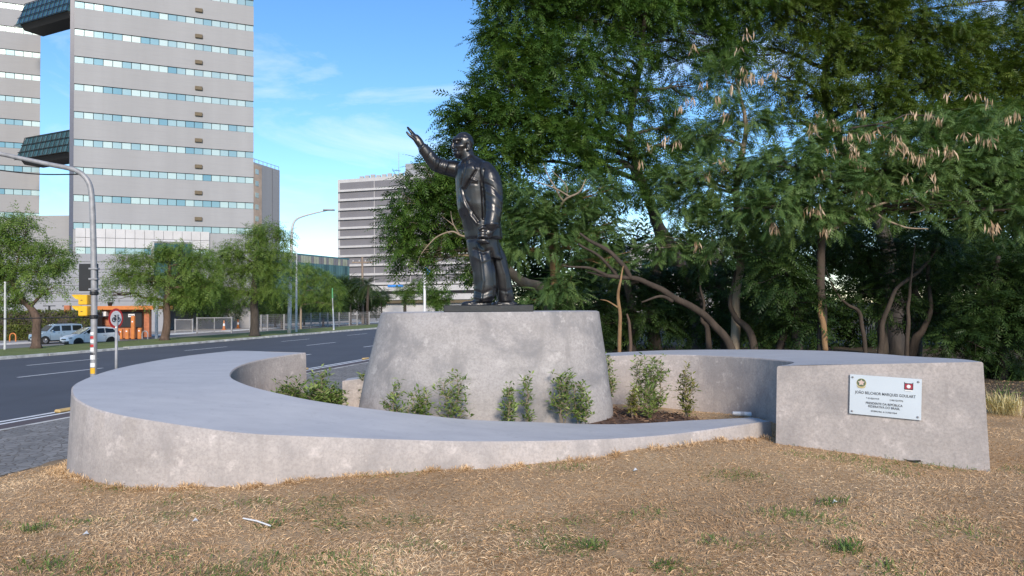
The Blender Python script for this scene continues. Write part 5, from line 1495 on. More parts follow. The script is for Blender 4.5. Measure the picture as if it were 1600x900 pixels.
sl, a, b, ax, nn, zt = slab('slab_tower', 'narrow grey and brick tower behind the big office tower', 386, 190, 437, 205, 250, M['tower_wall'], deep=20)
wl = (b - a).length
m = MB(); p0 = a + nn * 0.15; p1 = a + ax * (wl * 0.42) + nn * 0.15
m.prism([(p0.x, p0.y, 0), (p1.x, p1.y, 0), (p1.x, p1.y, zt - 0.6), (p0.x, p0.y, zt - 0.6)], -nn * 0.15); m.build('brick_stripe', plain('pale_brick', (0.46, 0.35, 0.27), 0.85, var=0.2, scale=0.5), sl)
src = None
for k in range(9):
    z = zt - 3.0 - 3.1 * k
    p0 = a + ax * (wl * 0.22) + nn * 0.16
    p1 = p0 + ax * 1.5
    m = MB(); m.prism([(p0.x, p0.y, z), (p1.x, p1.y, z), (p1.x, p1.y, z + 1.3), (p0.x, p0.y, z + 1.3)], nn * 0.05); m.build('window', M['pane'], sl)
m = MB(); p0 = a + ax * (wl * 0.75) + nn * 0.05
m.prism([(p0.x, p0.y, 0), (p0.x + ax.x * 0.15, p0.y + ax.y * 0.15, 0), (p0.x + ax.x * 0.15, p0.y + ax.y * 0.15, zt - 0.3), (p0.x, p0.y, zt - 0.3)], nn * 0.05); m.build('joint', M['panel_grey'], sl)
m = MB()
for k in range(9):
    p_ = a + ax * (wl * k / 8) - nn * 0.3; m.tube([p_ + Vector((0, 0, zt)), p_ + Vector((0, 0, zt + 1.1))], 0.08, 4)
m.tube([a - nn * 0.3 + Vector((0, 0, zt + 1.0)), b - nn * 0.3 + Vector((0, 0, zt + 1.0))], 0.06, 4); m.build('roof_rail', M['steel'], sl)
gb, a, b, ax, nn, zt = slab('glass_building', 'long low dark glass building behind the light green trees', 425, 128, 546, 150, 392, M['navy'], deep=20)
wl = (b - a).length; npn = 30
for k in range(npn):
    p0 = a + ax * (wl * (k + 0.08) / npn) + nn * 0.05; p1 = a + ax * (wl * (k + 0.92) / npn) + nn * 0.05
    m = MB(); m.prism([(p0.x, p0.y, zt - 1.6), (p1.x, p1.y, zt - 1.6), (p1.x, p1.y, zt - 0.3), (p0.x, p0.y, zt - 0.3)], -nn * 0.05); m.build('louvre_panel', M['louvre'] if random.random() < 0.6 else M['panel_grey'], gb)
for k in range(npn):
    for r_ in range(3):
        p0 = a + ax * (wl * (k + 0.05) / npn) + nn * 0.04; p1 = a + ax * (wl * (k + 0.95) / npn) + nn * 0.04; z = zt - 3.4 - r_ * 1.9
        m = MB(); m.prism([(p0.x, p0.y, z), (p1.x, p1.y, z), (p1.x, p1.y, z + 1.7), (p0.x, p0.y, z + 1.7)], -nn * 0.04); m.build('pane', M['navy'], gb)

# far right-hand slab with pale ledges
FA = tp(528, 450, 262); FB = tp(760, 450, 245)
fa = Vector((FA.x, FA.y, 0)); fbv = Vector((FB.x, FB.y, 0)); fax = (fbv - fa); fl_ = fax.length; fax.normalize(); fnn = Vector((fax.y, -fax.x, 0)); fnn = fnn if fnn.y < 0 else -fnn
zt = W(528, 281, 262).z
off_b = thing('office_block', (fa.x, fa.y, -0.4), 'broad grey office block with pale horizontal ledges behind the drooping tree', 'office block')
def face(z0, z1, s0, s1, out, thick, nm, mat, par=off_b):
    p0 = fa + fax * s0 + fnn * out; p1 = fa + fax * s1 + fnn * out
    m = MB(); m.prism([(p0.x, p0.y, z0), (p1.x, p1.y, z0), (p1.x, p1.y, z1), (p0.x, p0.y, z1)], -fnn * thick); return m.build(nm, mat, par)
face(-0.4, zt, 0, fl_, 0, 18, 'wall', M['offwhite'])
fh = 14.6 * 262 / F
for k in range(13):
    z1 = zt - 1.2 - k * fh; z0 = z1 - fh + 0.85
    if z0 < 9: break
    for j in range(4):
        s0 = 0.9 + j * (fl_ - 1) / 4; s1 = 0.9 + (j + 1) * (fl_ - 1) / 4 - 0.25
        face(z0, z1, s0, s1, 0.06, 0.06, 'grey_panel', M['panel_grey'])
    face(z0 - 0.85, z0 - 0.1, 0.5, fl_, 0.7, 0.7, 'ledge', M['offwhite'])
zb_ = W(600, 438, 262).z
for k, (y0, y1, mt) in enumerate(((443, 447, 'dark'), (456, 460, 'dark'), (447.5, 455.5, 'offwhite'), (460.5, 469, 'offwhite'), (470, 474, 'brown'))):
    z1 = W(600, y0, 262).z; z0 = W(600, y1, 262).z
    face(z0, z1, 12, fl_, 1.2 if mt != 'dark' else 0.5, 1.0 if mt != 'dark' else 0.3, 'base_band', M[mt])
m = MB()
for k in range(10):
    p_ = fa + fax * (8 + k * 2.2) - fnn * 3; m.box((p_.x, p_.y, zt + 0.6), (1.5, 1.2, 1.2 + 0.4 * (k % 3)), 0)
m.build('roof_plant', M['steel'], off_b)
p_ = fa + fax * 33 - fnn * 6
m = MB(); m.box((p_.x, p_.y, zt + 2.2), (15, 8, 4.4), math.atan2(fax.y, fax.x)); m.build('roof_house', M['grey_wall'], off_b)
m = MB(); q_ = fa + fax * 22 - fnn * 4; m.tube([(q_.x, q_.y, zt), (q_.x, q_.y, zt + 9)], [0.12, 0.05], 5); m.build('antenna', M['steel'], off_b)
p_ = tp(618, 447, 240); m = MB(); m.box((p_.x, p_.y, p_.z), (5.0, 1.6, 0.8), 0.05, bev=0.2); tag(m.build('awning', M['blue']), 'blue awning at the foot of the broad office block', 'awning')
# pale block glimpsed through the wood on the right
hb, a, b, ax, nn, zt = slab('hidden_building', 'pale building glimpsed through the gap in the trees right of the pedestal', 985, 60, 1130, 62, 380, M['offwhite'], z0=0.5, deep=8)
for k in range(6):
    p0 = a + ax * (1.0 + k * 1.15) + nn * 0.05; p1 = p0 + ax * 0.7
    for z in (3.2, 5.2):
        m = MB(); m.prism([(p0.x, p0.y, z), (p1.x, p1.y, z), (p1.x, p1.y, z + 1.1), (p0.x, p0.y, z + 1.1)], -nn * 0.05); m.build('window', M['navy'], hb)

# ------------------------------------------------------------------ traffic signal, signs, lamp posts
pd = 20.0
P0 = tp(147, 600, pd)
ps = pd / F
sig = thing('traffic_signal', (P0.x, P0.y, 0.13), 'curved grey steel traffic signal pole covered in stickers beside the road', 'traffic signal')
m = MB()
path = [(145.5, 640), (146.5, 560), (147, 500), (147, 440), (146, 380), (144.5, 330), (142.5, 300), (138, 284), (128, 272), (112, 264), (80, 257.5), (40, 249), (0, 240.5), (-60, 229), (-140, 215)]
pts = [tp(x, y, pd) for x, y in path]; pts[0].z = 0.13
cm = catmull(pts, 60)
m.tube([Vector(p) for p in cm], list(np.interp(np.linspace(0, 1, 60), [0, 0.35, 0.6, 1], [0.084, 0.075, 0.068, 0.05])), 12)
m.build('pole', M['steel'], sig, smooth=True)
m = MB(); q_ = tp(146.8, 495, pd); m.lathe((q_.x, q_.y, q_.z - 0.05), [(0.10, 0), (0.115, 0.02), (0.115, 0.08), (0.10, 0.10)], 12); q_ = tp(147.2, 458, pd); m.lathe((q_.x, q_.y, q_.z - 0.05), [(0.10, 0), (0.11, 0.02), (0.11, 0.08), (0.10, 0.10)], 12); m.build('clamp', M['black'], sig)
# stickers wrapped on the shaft
sticks = [(521, 4, 'white'), (527, 4, 'red'), (533, 5, 'white'), (540, 4, 'red'), (546, 6, 'white'), (553, 3, 'ink'), (558, 7, 'white'), (570, 6, 'white'), (579, 9, 'yellow')]
for y, hgt, mt in sticks:
    q_ = tp(146.3, y, pd); m = MB()
    a0_, a1_ = -2.5, -0.7; vs_, fs = [], []
    for i in range(7):
        a = a0_ + (a1_ - a0_) * i / 6
        for z in (-hgt * ps / 2, hgt * ps / 2): vs_.append((q_.x + math.cos(a) * 0.0835, q_.y + math.sin(a) * 0.0835, q_.z + z))
    for i in range(6): fs.append((2 * i, 2 * i + 2, 2 * i + 3, 2 * i + 1))
    m.add(vs_, fs); m.build('sticker', M[mt], sig)
# signal head seen from behind
q_ = tp(138.5, 433.5, pd + 0.14); m = MB(); m.box(q_, (29 * ps, 0.05, 43 * ps), R(4), bev=0.012); hd = m.build('backboard', M['black'], sig)
q_ = tp(138.5, 433.5, pd + 0.30); m = MB(); m.box(q_, (0.26, 0.24, 40 * ps), R(4), bev=0.03); m.build('signal_head', M['black'], sig)
for y in (420, 436, 452):
    q_ = tp(147, y, pd - 0.02); m = MB(); m.box(q_, (0.23, 0.16, 0.05), 0, bev=0.01); m.build('bracket', M['steel'], sig)
# yellow two-lamp head facing left
for y0 in (468.5, 486):
    q_ = tp(133, y0, pd)
    m = MB(); m.box(q_, (14 * ps, 0.26, 15.6 * ps), 0, bev=0.02); o = m.build('lamp_housing', M['yellow'], sig)
    m = MB(); c_ = tp(127, y0 - 1, pd); rr = 7.4 * ps; n_ = 12; vs_, fs = [], []
    for i in range(n_ + 1):                                # visor: half tube cut on the slant
        a = math.pi * (i / n_) ; ln = (14 * ps) * (0.25 + 0.75 * math.sin(a))
        y_, z_ = math.cos(a) * rr, math.sin(a) * rr
        vs_ += [(c_.x, c_.y + y_, c_.z + z_), (c_.x - ln, c_.y + y_, c_.z + z_)]
    for i in range(n_): fs.append((2 * i, 2 * i + 1, 2 * i + 3, 2 * i + 2))
    m.add(vs_, fs); o2 = m.build('visor', M['yellow'], o)
    sd = o2.modifiers.new('shell', 'SOLIDIFY'); sd.thickness = 0.008
    m = MB(); m.lathe((q_.x - 7 * ps - 0.004, q_.y, q_.z), [(0.001, -0.01), (0.09, 0.0), (0.10, 0.012)], 14, 'X'); m.build('lens', M['dark'], o)
    m = MB(); m.box((q_.x - 0.02, q_.y - 0.134, q_.z - 0.01), (0.05, 0.006, 0.02)); m.build('badge', M['ink'], o)
# cable along the arm, and one crossing behind
m = MB()
cb = [tp(x, y, pd) for x, y in ((-60, 258), (0, 266), (40, 270.5), (70, 272.5), (110, 272.5), (128, 272))]
m.tube([Vector(p) for p in catmull(cb, 30)], 0.018, 6); tag(m.build('arm_cable', M['black']), 'thin black cable sagging below the signal arm', 'cable')
m = MB(); cb = [tp(x, y, pd + 0.02) for x, y in ((-80, 500.5), (0, 498.5), (60, 497), (110, 496), (147, 495.5), (190, 493))]
m.tube([Vector(p) for p in catmull(cb, 30)], 0.016, 6); tag(m.build('low_cable', M['black']), 'black cable stretched low from the signal pole to the left edge', 'cable')

# cycle lane sign
sd_ = 19.2; q_ = tp(181, 497.5, sd_)
sign = thing('cycle_sign', (q_.x, q_.y, 0.13), 'round red and white bicycle sign on a thin grey post', 'road sign')
m = MB(); m.tube([(q_.x, q_.y + 0.03, 0.13), (q_.x, q_.y + 0.03, q_.z + 0.1)], 0.036, 10); m.build('post', M['steel'], sign, smooth=True)
sa = R(20)                                     # the face turns to the oncoming traffic
fwd = Vector((-math.sin(sa) * -1.35, -math.cos(sa), 0)).normalized()
ang = R(50); vd = Vector((-q_.x, -q_.y, 0)).normalized()
fwd = Matrix.Rotation(ang, 3, 'Z') @ vd
sx_v = Vector((-fwd.y, fwd.x, 0)); sx_v = sx_v if sx_v.x > 0 else -sx_v
r_s = 15.6 * sd_ / F
def disc(name, rad, off, mat, par):
    m = MB(); n_ = 40; c_ = q_ + fwd * off
    m.prism([c_ + sx_v * (rad * math.cos(2 * math.pi * k / n_)) + Vector((0, 0, rad * math.sin(2 * math.pi * k / n_))) for k in range(n_)], fwd * 0.004); return m.build(name, mat, par)
rim = disc('sign_rim', r_s, 0.0, M['red'], sign); disc('sign_face', r_s * 0.76, 0.005, M['white'], rim)
def sl_(pts, w=0.016, close=False):
    return [q_ + fwd * 0.012 + sx_v * (a * r_s) + Vector((0, 0, b * r_s)) for a, b in pts]
m = MB()
for cx0 in (-0.33, 0.33):
    m.tube(sl_([(cx0 + 0.2 * math.cos(t), -0.12 + 0.2 * math.sin(t)) for t in np.linspace(0, 6.283, 19)]), 0.011, 5, cap=False)
m.tube(sl_([(-0.33, -0.12), (-0.16, 0.22), (0.0, -0.12), (-0.33, -0.12)]), 0.010, 5); m.tube(sl_([(-0.16, 0.22), (0.22, 0.22), (0.0, -0.12)]), 0.010, 5)
m.tube(sl_([(0.33, -0.12), (0.2, 0.32), (0.32, 0.34)]), 0.010, 5); m.tube(sl_([(-0.26, 0.30), (-0.10, 0.30)]), 0.014, 5); m.tube(sl_([(-0.16, 0.22), (-0.19, 0.30)]), 0.010, 5)
m.build('bicycle_symbol', M['ink'], sign)
m = MB(); m.box(q_ - Vector((0, 0, r_s * 0.9)) + fwd * 0.01, (0.05, 0.05, 0.05)); m.build('bolt', M['white'], sign)

def post(name, label, path, rads, mat, cat, group=None, head=None, extra=None):
    root = thing(name, path[0], label, cat, group)
    m = MB(); P = catmull(path, 40); m.tube([Vector(p) for p in P], list(np.interp(np.linspace(0, 1, 40), np.linspace(0, 1, len(rads)), rads)), 10); m.build('pole', mat, root, smooth=True)
    if head is not None:
        m = MB(); m.box(head, (1.1, 0.35, 0.16), 0.1, bev=0.05); m.build('lamp_head', M['steel'], root)
    return root
ld = G(452, 521, 0.13).y
lb_ = G(452, 521, 0.13)
post('street_lamp', 'tall pale street lamp with long curved arm on the median', [lb_, tp(453, 460, ld), tp(455, 400, ld), tp(456, 365, ld), tp(458, 350, ld), tp(464, 342, ld), tp(476, 337, ld), tp(495, 332, ld), tp(512, 328.5, ld)], [0.19, 0.17, 0.14, 0.12, 0.1, 0.09, 0.08, 0.07], M['pole_paint'], 'street lamp', head=tp(514, 328, ld))
d_ = 75
post('street_lamp', 'shorter grey lamp with crooked top behind the tall street lamp', [Vector((tp(463, 520, d_).x, d_, -0.3)), tp(463, 470, d_), tp(463.5, 410, d_), tp(463, 396, d_), tp(459, 391, d_), tp(450, 386, d_)], [0.12, 0.1, 0.07, 0.06, 0.05], M['pole_paint'], 'street lamp')
d_ = G(521, 515, -0.1).y
g_ = post('slim_pole', 'slim pale pole with green top right of the tall street lamp', [G(521.5, 515.5, 0.13), tp(520.5, 490, d_), tp(519.5, 466, d_)], [0.1, 0.08, 0.06], M['pole_paint'], 'pole')
m = MB(); m.tube([tp(519.5, 466, d_), tp(519.2, 450, d_)], [0.085, 0.06], 8); m.build('green_tip', M['pole_green'], g_)
d_ = G(8, 547, 0.1).y
post('slim_pole', 'slim grey pole at the far left in front of the median tree', [G(7.5, 547, 0.1), tp(8, 500, d_), tp(8, 440, d_)], [0.075, 0.07, 0.06], M['pole_paint'], 'pole')
d_ = 122
up = post('utility_pole', 'wooden utility pole with crossarm in front of the broad office block', [Vector((tp(567, 507, d_).x, d_, -0.3)), tp(566.5, 450, d_), tp(566, 402, d_)], [0.24, 0.2, 0.17], M['wood_pole'], 'utility pole')
m = MB(); q_ = tp(566, 410, d_); m.box(q_, (3.4, 0.16, 0.2)); m.build('crossarm', M['wood_pole'], up)
for k in range(4):
    m = MB(); m.lathe((q_.x - 1.5 + k, q_.y, q_.z + 0.1), [(0.05, 0), (0.09, 0.1), (0.05, 0.3)], 8); m.build('insulator', M['offwhite'], up)
d_ = 66
post('concrete_post', 'pale thin concrete post right of the reddish median trunk', [Vector((tp(244.5, 528, d_).x, d_, -0.3)), tp(244.5, 500, d_), tp(245, 468, d_)], [0.14, 0.13, 0.12], M['offwhite'], 'post')
d_ = 46
fp = post('flag_pole', 'white flag pole behind the pedestal left of the statue', [Vector((tp(663.5, 490, d_).x, d_, 0.9)), tp(663.5, 450, d_), tp(662.5, 400, d_)], [0.085, 0.08, 0.07], M['white'], 'flag pole')
m = MB(); q_ = tp(664, 417, d_); vs_ = []; fs = []
for i in range(6):
    for j in range(4): vs_.append((q_.x + 0.03 + i * 0.055, q_.y + 0.06 * math.sin(i * 1.7 + j * 0.4), q_.z - j * 0.13 - 0.03 * i))
for i in range(5):
    for j in range(3): fs.append((i * 4 + j, i * 4 + j + 1, (i + 1) * 4 + j + 1, (i + 1) * 4 + j))
m.add(vs_, fs); fo_ = m.build('flag', M['blue'], fp); fo_.modifiers.new('t', 'SOLIDIFY').thickness = 0.006
for px, lbl in ((77, 'thin double headed lamp in front of the grey wall behind the hedge'), (110, 'short black lamp beside the orange wall above the cars')):
    d_ = 72; q_ = tp(px, 478, d_)
    r_ = thing('garden_lamp', (q_.x, q_.y, -0.3), lbl, 'lamp')
    m = MB(); m.tube([(q_.x, q_.y, -0.3), (q_.x, q_.y, q_.z)], 0.09, 6); m.build('pole', M['black'], r_)
    m = MB(); m.box((q_.x - (0.0 if px == 77 else 0.35), q_.y, q_.z), (1.1 if px == 77 else 0.8, 0.2, 0.08)); m.build('lamp_head', M['black'], r_)

# ------------------------------------------------------------------ hedge, kiosk, bollards, gates, fence
def leafbox(name, label, px0, px1, d, z0, z1, deep, mat, n, Lf=0.16):
    a = tp(px0, 500, d); b = tp(px1, 500, d)
    root = thing(name, ((a.x + b.x) / 2, d, z0), label, 'hedge')
    m = MB(); m.box(((a.x + b.x) / 2, d + deep / 2, (z0 + z1) / 2), (b.x - a.x - 0.1, deep - 0.1, z1 - z0 - 0.1)); m.build('branches', M['bark_dark'], root)
    x = rng.uniform(a.x, b.x, n); z = rng.uniform(z0, z1, n); y = d + np.abs(rng.normal(size=n)) * 0.12 - 0.05 + 0.12 * np.sin(x * 2.1) * np.sin(z * 3)
    tpn = int(n * 0.25); y[:tpn] = rng.uniform(d, d + deep, tpn); z[:tpn] = z1 + rng.normal(size=tpn) * 0.07
    dv = unit(rng.normal(size=(n, 3)) + np.array([0, -1.0, 0.3]))
    V = place(LEAF, np.stack([x, y, z], 1), dv, unit(rng.normal(size=(n, 3)) + np.array([0, 0, 1.0])), Lf * rng.uniform(0.7, 1.4, n))
    leaf_mesh('foliage', [V], [np.repeat(rng.uniform(0, 1, n), 8)], M[mat], root)
leafbox('hedge', 'tall clipped hedge in front of the grey wall behind the parked cars', -40, 150, 70.5, -0.3, 2.35, 1.2, 'leaf_hedge', 5200, 0.24)
leafbox('hedge', 'lower front tier of the hedge behind the parked cars', -40, 66, 68.6, -0.3, 0.95, 1.0, 'leaf_hedge', 3200, 0.22)
kd_ = 72.5
ka = tp(157, 500, kd_); kb_ = tp(211, 500, kd_)
kio = thing('gatehouse', ((ka.x + kb_.x) / 2, kd_, -0.3), 'orange brick gatehouse with flat roof behind the bicycle sign', 'gatehouse')
kz = W(160, 484, kd_).z
m = MB(); m.box(((ka.x + kb_.x) / 2, kd_ + 1.5, (kz - 0.3) / 2), (kb_.x - ka.x, 3.0, kz + 0.3)); m.build('wall', M['orange_brick'], kio)
ke = tp(246, 500, kd_)
m = MB(); m.box(((ka.x + ke.x) / 2, kd_ + 1.2, kz + 0.18), (ke.x - ka.x, 4.2, 0.36)); m.build('roof', M['orange'], kio)
m = MB(); q_ = tp(201, 503, kd_ - 0.1); m.box((q_.x, q_.y, 1.55), (2.6, 0.12, 1.5)); m.build('window', M['dark'], kio)
m = MB(); q_ = tp(231, 503, kd_ + 0.2); m.box((q_.x, q_.y, kz / 2 - 0.1), (0.5, 0.5, kz + 0.2)); m.build('pillar', M['orange_brick'], kio)
m = MB(); q_ = tp(205.5, 493, kd_ - 0.25); m.box(q_, (0.62, 0.06, 0.3)); o = m.build('notice', M['white'], kio)
for k in range(4):
    m = MB(); m.box((q_.x - 0.2 + k * 0.13, q_.y - 0.035, q_.z), (0.07, 0.01, 0.12)); m.build('mark', M['ink'], o)
m = MB(); q_ = tp(160, 491, kd_ - 0.35); m.box(q_, (0.95, 0.5, 0.55), bev=0.04); o = m.build('air_conditioner', M['white'], kio)
m = MB(); m.lathe((q_.x - 0.15, q_.y - 0.255, q_.z), [(0.02, -0.004), (0.19, 0.0), (0.19, 0.02)], 14, 'Y'); m.build('fan_grille', M['black'], o)
m = MB(); q_ = tp(172, 478, kd_ + 1); m.lathe((q_.x, q_.y, kz + 0.36), [(0.16, 0), (0.26, 0.35), (0.24, 0.4)], 10); m.build('roof_tank', M['black'], kio)
m = MB(); q_ = tp(115, 500, 72); m.box((q_.x, 71, 1.35), (0.55, 0.3, 3.2), bev=0.03); tag(m.build('orange_pillar', M['orange_brick']), 'orange brick pillar standing in the hedge behind the cars', 'pillar')
for px, h_, lbl in ((189, 0.95, 'orange bollard closest to the bicycle sign post'), (199, 1.0, 'second orange bollard right of the bicycle sign'), (208, 2.2, 'tall orange ticket pillar among the bollards'), (218.5, 1.05, 'orange bollard right of the tall orange pillar')):
    q_ = tp(px, 520, 70); r_ = thing('orange_bollard', (q_.x, q_.y, -0.28), lbl, 'bollard')
    m = MB(); m.box((q_.x, q_.y, -0.28 + h_ / 2), (0.34, 0.3, h_), bev=0.05); m.build('post', M['orange'], r_); m = MB(); m.box((q_.x, q_.y - 0.16, -0.28 + h_ * 0.75), (0.14, 0.02, 0.12)); m.build('reflector', M['white'], r_)
for px, d_, lbl, mt in ((20, 66.5, 'orange hoop bike stand in front of the hedge at the left', 'orange'), (226.5, 70, 'grey hoop bike stand right of the orange bollards', 'steel')):
    q_ = tp(px, 525, d_); z0 = -0.28; hw = 0.27
    m = MB(); P = [(q_.x - hw, q_.y, z0), (q_.x - hw, q_.y, z0 + 0.45)] + [(q_.x - hw * math.cos(t), q_.y, z0 + 0.45 + 0.3 * math.sin(t)) for t in np.linspace(0.3, 2.84, 8)] + [(q_.x + hw, q_.y, z0 + 0.45), (q_.x + hw, q_.y, z0)]
    m.tube([Vector(p) for p in P], 0.055, 6); tag(m.build('bike_stand', M[mt]), lbl, 'bike stand')

M['fence_post'] = plain('fence_post_grey', (0.26, 0.26, 0.26), 0.7, var=0.2)
def gate(px0, px1, d, h_, label, nbar=2, name='gate'):
    a = tp(px0, 510, d); b = tp(px1, 510, d); z0 = -0.27
    root = thing(name, ((a.x + b.x) / 2, d, z0), label, 'gate')
    for q_ in (a, b):
        m = MB(); m.box((q_.x, d, z0 + h_ / 2), (0.16, 0.16, h_), bev=0.01); m.build('post', M['fence_post'], root)
    for z in (z0 + 0.15, z0 + h_ - 0.12):
        m = MB(); m.tube([(a.x, d, z), (b.x, d, z)], 0.065, 6); m.build('rail', M['fence_post'], root)
    for k in range(1, nbar):
        x = a.x + (b.x - a.x) * k / nbar; m = MB(); m.tube([(x, d, z0 + 0.15), (x, d, z0 + h_ - 0.12)], 0.055, 6); m.build('upright', M['fence_post'], root)
    m = MB()
    for k in range(1, 40):
        x = a.x + (b.x - a.x) * k / 40; m.tube([(x, d + 0.01, z0 + 0.2), (x, d + 0.01, z0 + h_ - 0.15)], 0.008, 3)
    o = m.build('wire_mesh', M['steel'], root); o['kind'] = 'stuff'
gate(308, 362, 84, 1.85, 'wide pale steel gate closing the car park entrance')
gate(274, 301, 88, 1.6, 'narrow wire gate panel left of the wide steel gate', 1)
def fence_run(pxs, d0, d1, h_, label, name='chain_link_fence', mat='fence_post'):
    pts = [tp(px, 505, d0 + (d1 - d0) * i / (len(pxs) - 1)) for i, px in enumerate(pxs)]; z0 = -0.28
    root = thing(name, (pts[0].x, pts[0].y, z0), label, 'fence')
    for p in pts:
        m = MB(); m.box((p.x, p.y, z0 + h_ / 2), (0.16, 0.16, h_)); m.build('post', M[mat], root)
    m = MB()
    for p, q_ in zip(pts[:-1], pts[1:]):
        for k in range(9): m.tube([(p.x, p.y, z0 + 0.1 + h_ * 0.95 * k / 8), (q_.x, q_.y, z0 + 0.1 + h_ * 0.95 * k / 8)], 0.012, 3)
        for k in range(14):
            r_ = p.lerp(q_, k / 14); m.tube([(r_.x, r_.y, z0 + 0.05), (r_.x, r_.y, z0 + h_ - 0.05)], 0.010, 3)
    o = m.build('wire_mesh', M['steel'], root); o['kind'] = 'stuff'
fence_run([391, 408, 418, 444, 470], 88, 95, 2.0, 'chain link fence with pale posts left of the tall street lamp')
fence_run([470, 486, 500, 512, 530, 546, 558, 577, 600], 96, 112, 2.1, 'chain link fence running on behind the pedestal past the palm')
for px, d_, lbl in ((350, 95, 'nearer orange traffic cone in the car park'), (372, 102, 'farther orange traffic cone in the car park')):
    q_ = tp(px, 500, d_); zb0 = -0.28
    r_ = thing('traffic_cone', (q_.x, q_.y, zb0), lbl, 'traffic cone')
    m = MB(); m.box((q_.x, q_.y, zb0 + 0.03), (0.55, 0.55, 0.06)); m.build('base', M['orange'], r_)
    m = MB(); m.lathe((q_.x, q_.y, zb0 + 0.06), [(0.22, 0), (0.12, 0.55), (0.06, 1.15), (0.05, 1.2)], 10); cn = m.build('cone', M['orange'], r_, smooth=True)
    m = MB(); m.lathe((q_.x, q_.y, zb0 + 0.55), [(0.15, 0), (0.115, 0.3)], 10); m.build('white_band', M['white'], cn)

# ------------------------------------------------------------------ parked cars
def car(name, label, spec, paint_m, loc, rz):
    root = thing(name, (0, 0, 0), label, 'car', 'cars stopped on the far carriageway')
    st, rf = spec['body'], spec['cabin']
    W2 = spec['w'] / 2
    # lower body: stations along x (front at -x): (x, z_bottom, z_belt, half width)
    V_, F_ = [], []
    for x, zb0, zt0, hw in st:
        zm = zb0 + (zt0 - zb0) * 0.55
        V_ += [(x, -hw * 0.94, zb0), (x, -hw, zm - 0.08), (x, -hw, zm + 0.1), (x, -hw * 0.95, zt0), (x, 0, zt0 + 0.03), (x, hw * 0.95, zt0), (x, hw, zm + 0.1), (x, hw, zm - 0.08), (x, hw * 0.94, zb0), (x, 0, zb0)]
    k = 10; n_ = len(st)
    for i in range(n_ - 1):
        for j in range(k): F_.append((i * k + j, i * k + (j + 1) % k, (i + 1) * k + (j + 1) % k, (i + 1) * k + j))
    F_.append(tuple(range(k - 1, -1, -1))); F_.append(tuple(range((n_ - 1) * k, n_ * k)))
    m = MB(); m.add(V_, [f[::-1] for f in F_]); m.build('body', paint_m, root, smooth=True, auto=35)
    V_, F_ = [], []
    for x, zb0, zt0, hb, ht in rf:
        V_ += [(x, -hb, zb0), (x, -ht, zt0 - 0.06), (x, -ht * 0.86, zt0), (x, 0, zt0 + 0.02), (x, ht * 0.86, zt0), (x, ht, zt0 - 0.06), (x, hb, zb0)]
    k = 7; n_ = len(rf)
    for i in range(n_ - 1):
        for j in range(k - 1): F_.append((i * k + j, i * k + j + 1, (i + 1) * k + j + 1, (i + 1) * k + j))
    F_.append(tuple(range(k - 1, -1, -1))); F_.append(tuple(range((n_ - 1) * k, n_ * k)))
    m = MB(); m.add(V_, [f[::-1] for f in F_]); m.build('cabin', paint_m, root, smooth=True, auto=30)
    for sgn in (-1, 1):
        for pts in spec['windows']:
            m = MB(); P = []
            for x, z in pts:
                f = (z - spec['belt']) / (spec['roof'] - spec['belt']); hb = np.interp(x, [r_[0] for r_ in rf], [r_[3] for r_ in rf]); ht = np.interp(x, [r_[0] for r_ in rf], [r_[4] for r_ in rf])
                P.append(Vector((x, sgn * (hb + (ht - hb) * f + 0.012), z)))
            m.prism(P if sgn > 0 else P, (0, -sgn * 0.02, 0)); m.build('side_window', M['car_glass'], root)
        for wx in spec['wheels']:
            y0 = sgn * (W2 - 0.02)
            m = MB(); m.lathe((wx, y0 - (0.2 if sgn > 0 else 0.02), 0.36), [(0.40, 0.0), (0.42, 0.03), (0.42, 0.19), (0.40, 0.22)], 18, 'Y'); m.build('wheel_arch', M['black'], root)
            m = MB(); m.lathe((wx, y0 - (0.16 if sgn > 0 else 0.07), 0.32), [(0.26, 0.0), (0.32, 0.03), (0.32, 0.20), (0.26, 0.23)], 20, 'Y'); tw = m.build('tyre', M['tyre'], root, smooth=True, auto=40)
            m = MB()
            yy = y0 + sgn * 0.075
            m.lathe((wx, yy - 0.01, 0.32), [(0.20, 0.0), (0.205, 0.02)], 16, 'Y')
            for q in range(5):
                a = q * 1.2566; m.tube([(wx + 0.05 * math.cos(a), yy + sgn * 0.012, 0.32 + 0.05 * math.sin(a)), (wx + 0.19 * math.cos(a), yy + sgn * 0.012, 0.32 + 0.19 * math.sin(a))], 0.03, 4)
            m.build('rim', spec['rim'], tw)
        x, z = spec['head']; m = MB(); m.box((x, sgn * (W2 - 0.22), z), (0.28, 0.40, 0.17), sgn * 0.35, bev=0.05); m.build('headlight', M['lamp_clear'], root)
        x, z = spec['tailp']; m = MB(); m.box((x, sgn * (W2 - 0.12), z), (0.12, 0.18, 0.42), 0, bev=0.03); m.build('tail_light', M['tail'], root)
        x, z = spec['mirror']; m = MB(); m.box((x, sgn * (W2 + 0.08), z), (0.14, 0.2, 0.14), 0, bev=0.04); m.build('mirror', paint_m, root)
        for hx in spec['handles']:
            m = MB(); m.box((hx, sgn * (W2 - 0.03), spec['belt'] - 0.12), (0.17, 0.05, 0.03), 0, bev=0.01); m.build('door_handle', M['black'], root)
        for sx0 in spec['seams']:
            m = MB(); m.box((sx0, sgn * (W2 - 0.002), 0.62), (0.012, 0.012, 0.62)); m.build('door_seam', M['black'], root)
        m = MB(); m.box((0.1, sgn * (W2 - 0.04), 0.28), (spec['L'] * 0.55, 0.08, 0.14), 0, bev=0.03); m.build('sill', spec['trim'], root)
    (x0, z0), (x1, z1) = spec['screen']; hb = rf[0][3] * 0.9
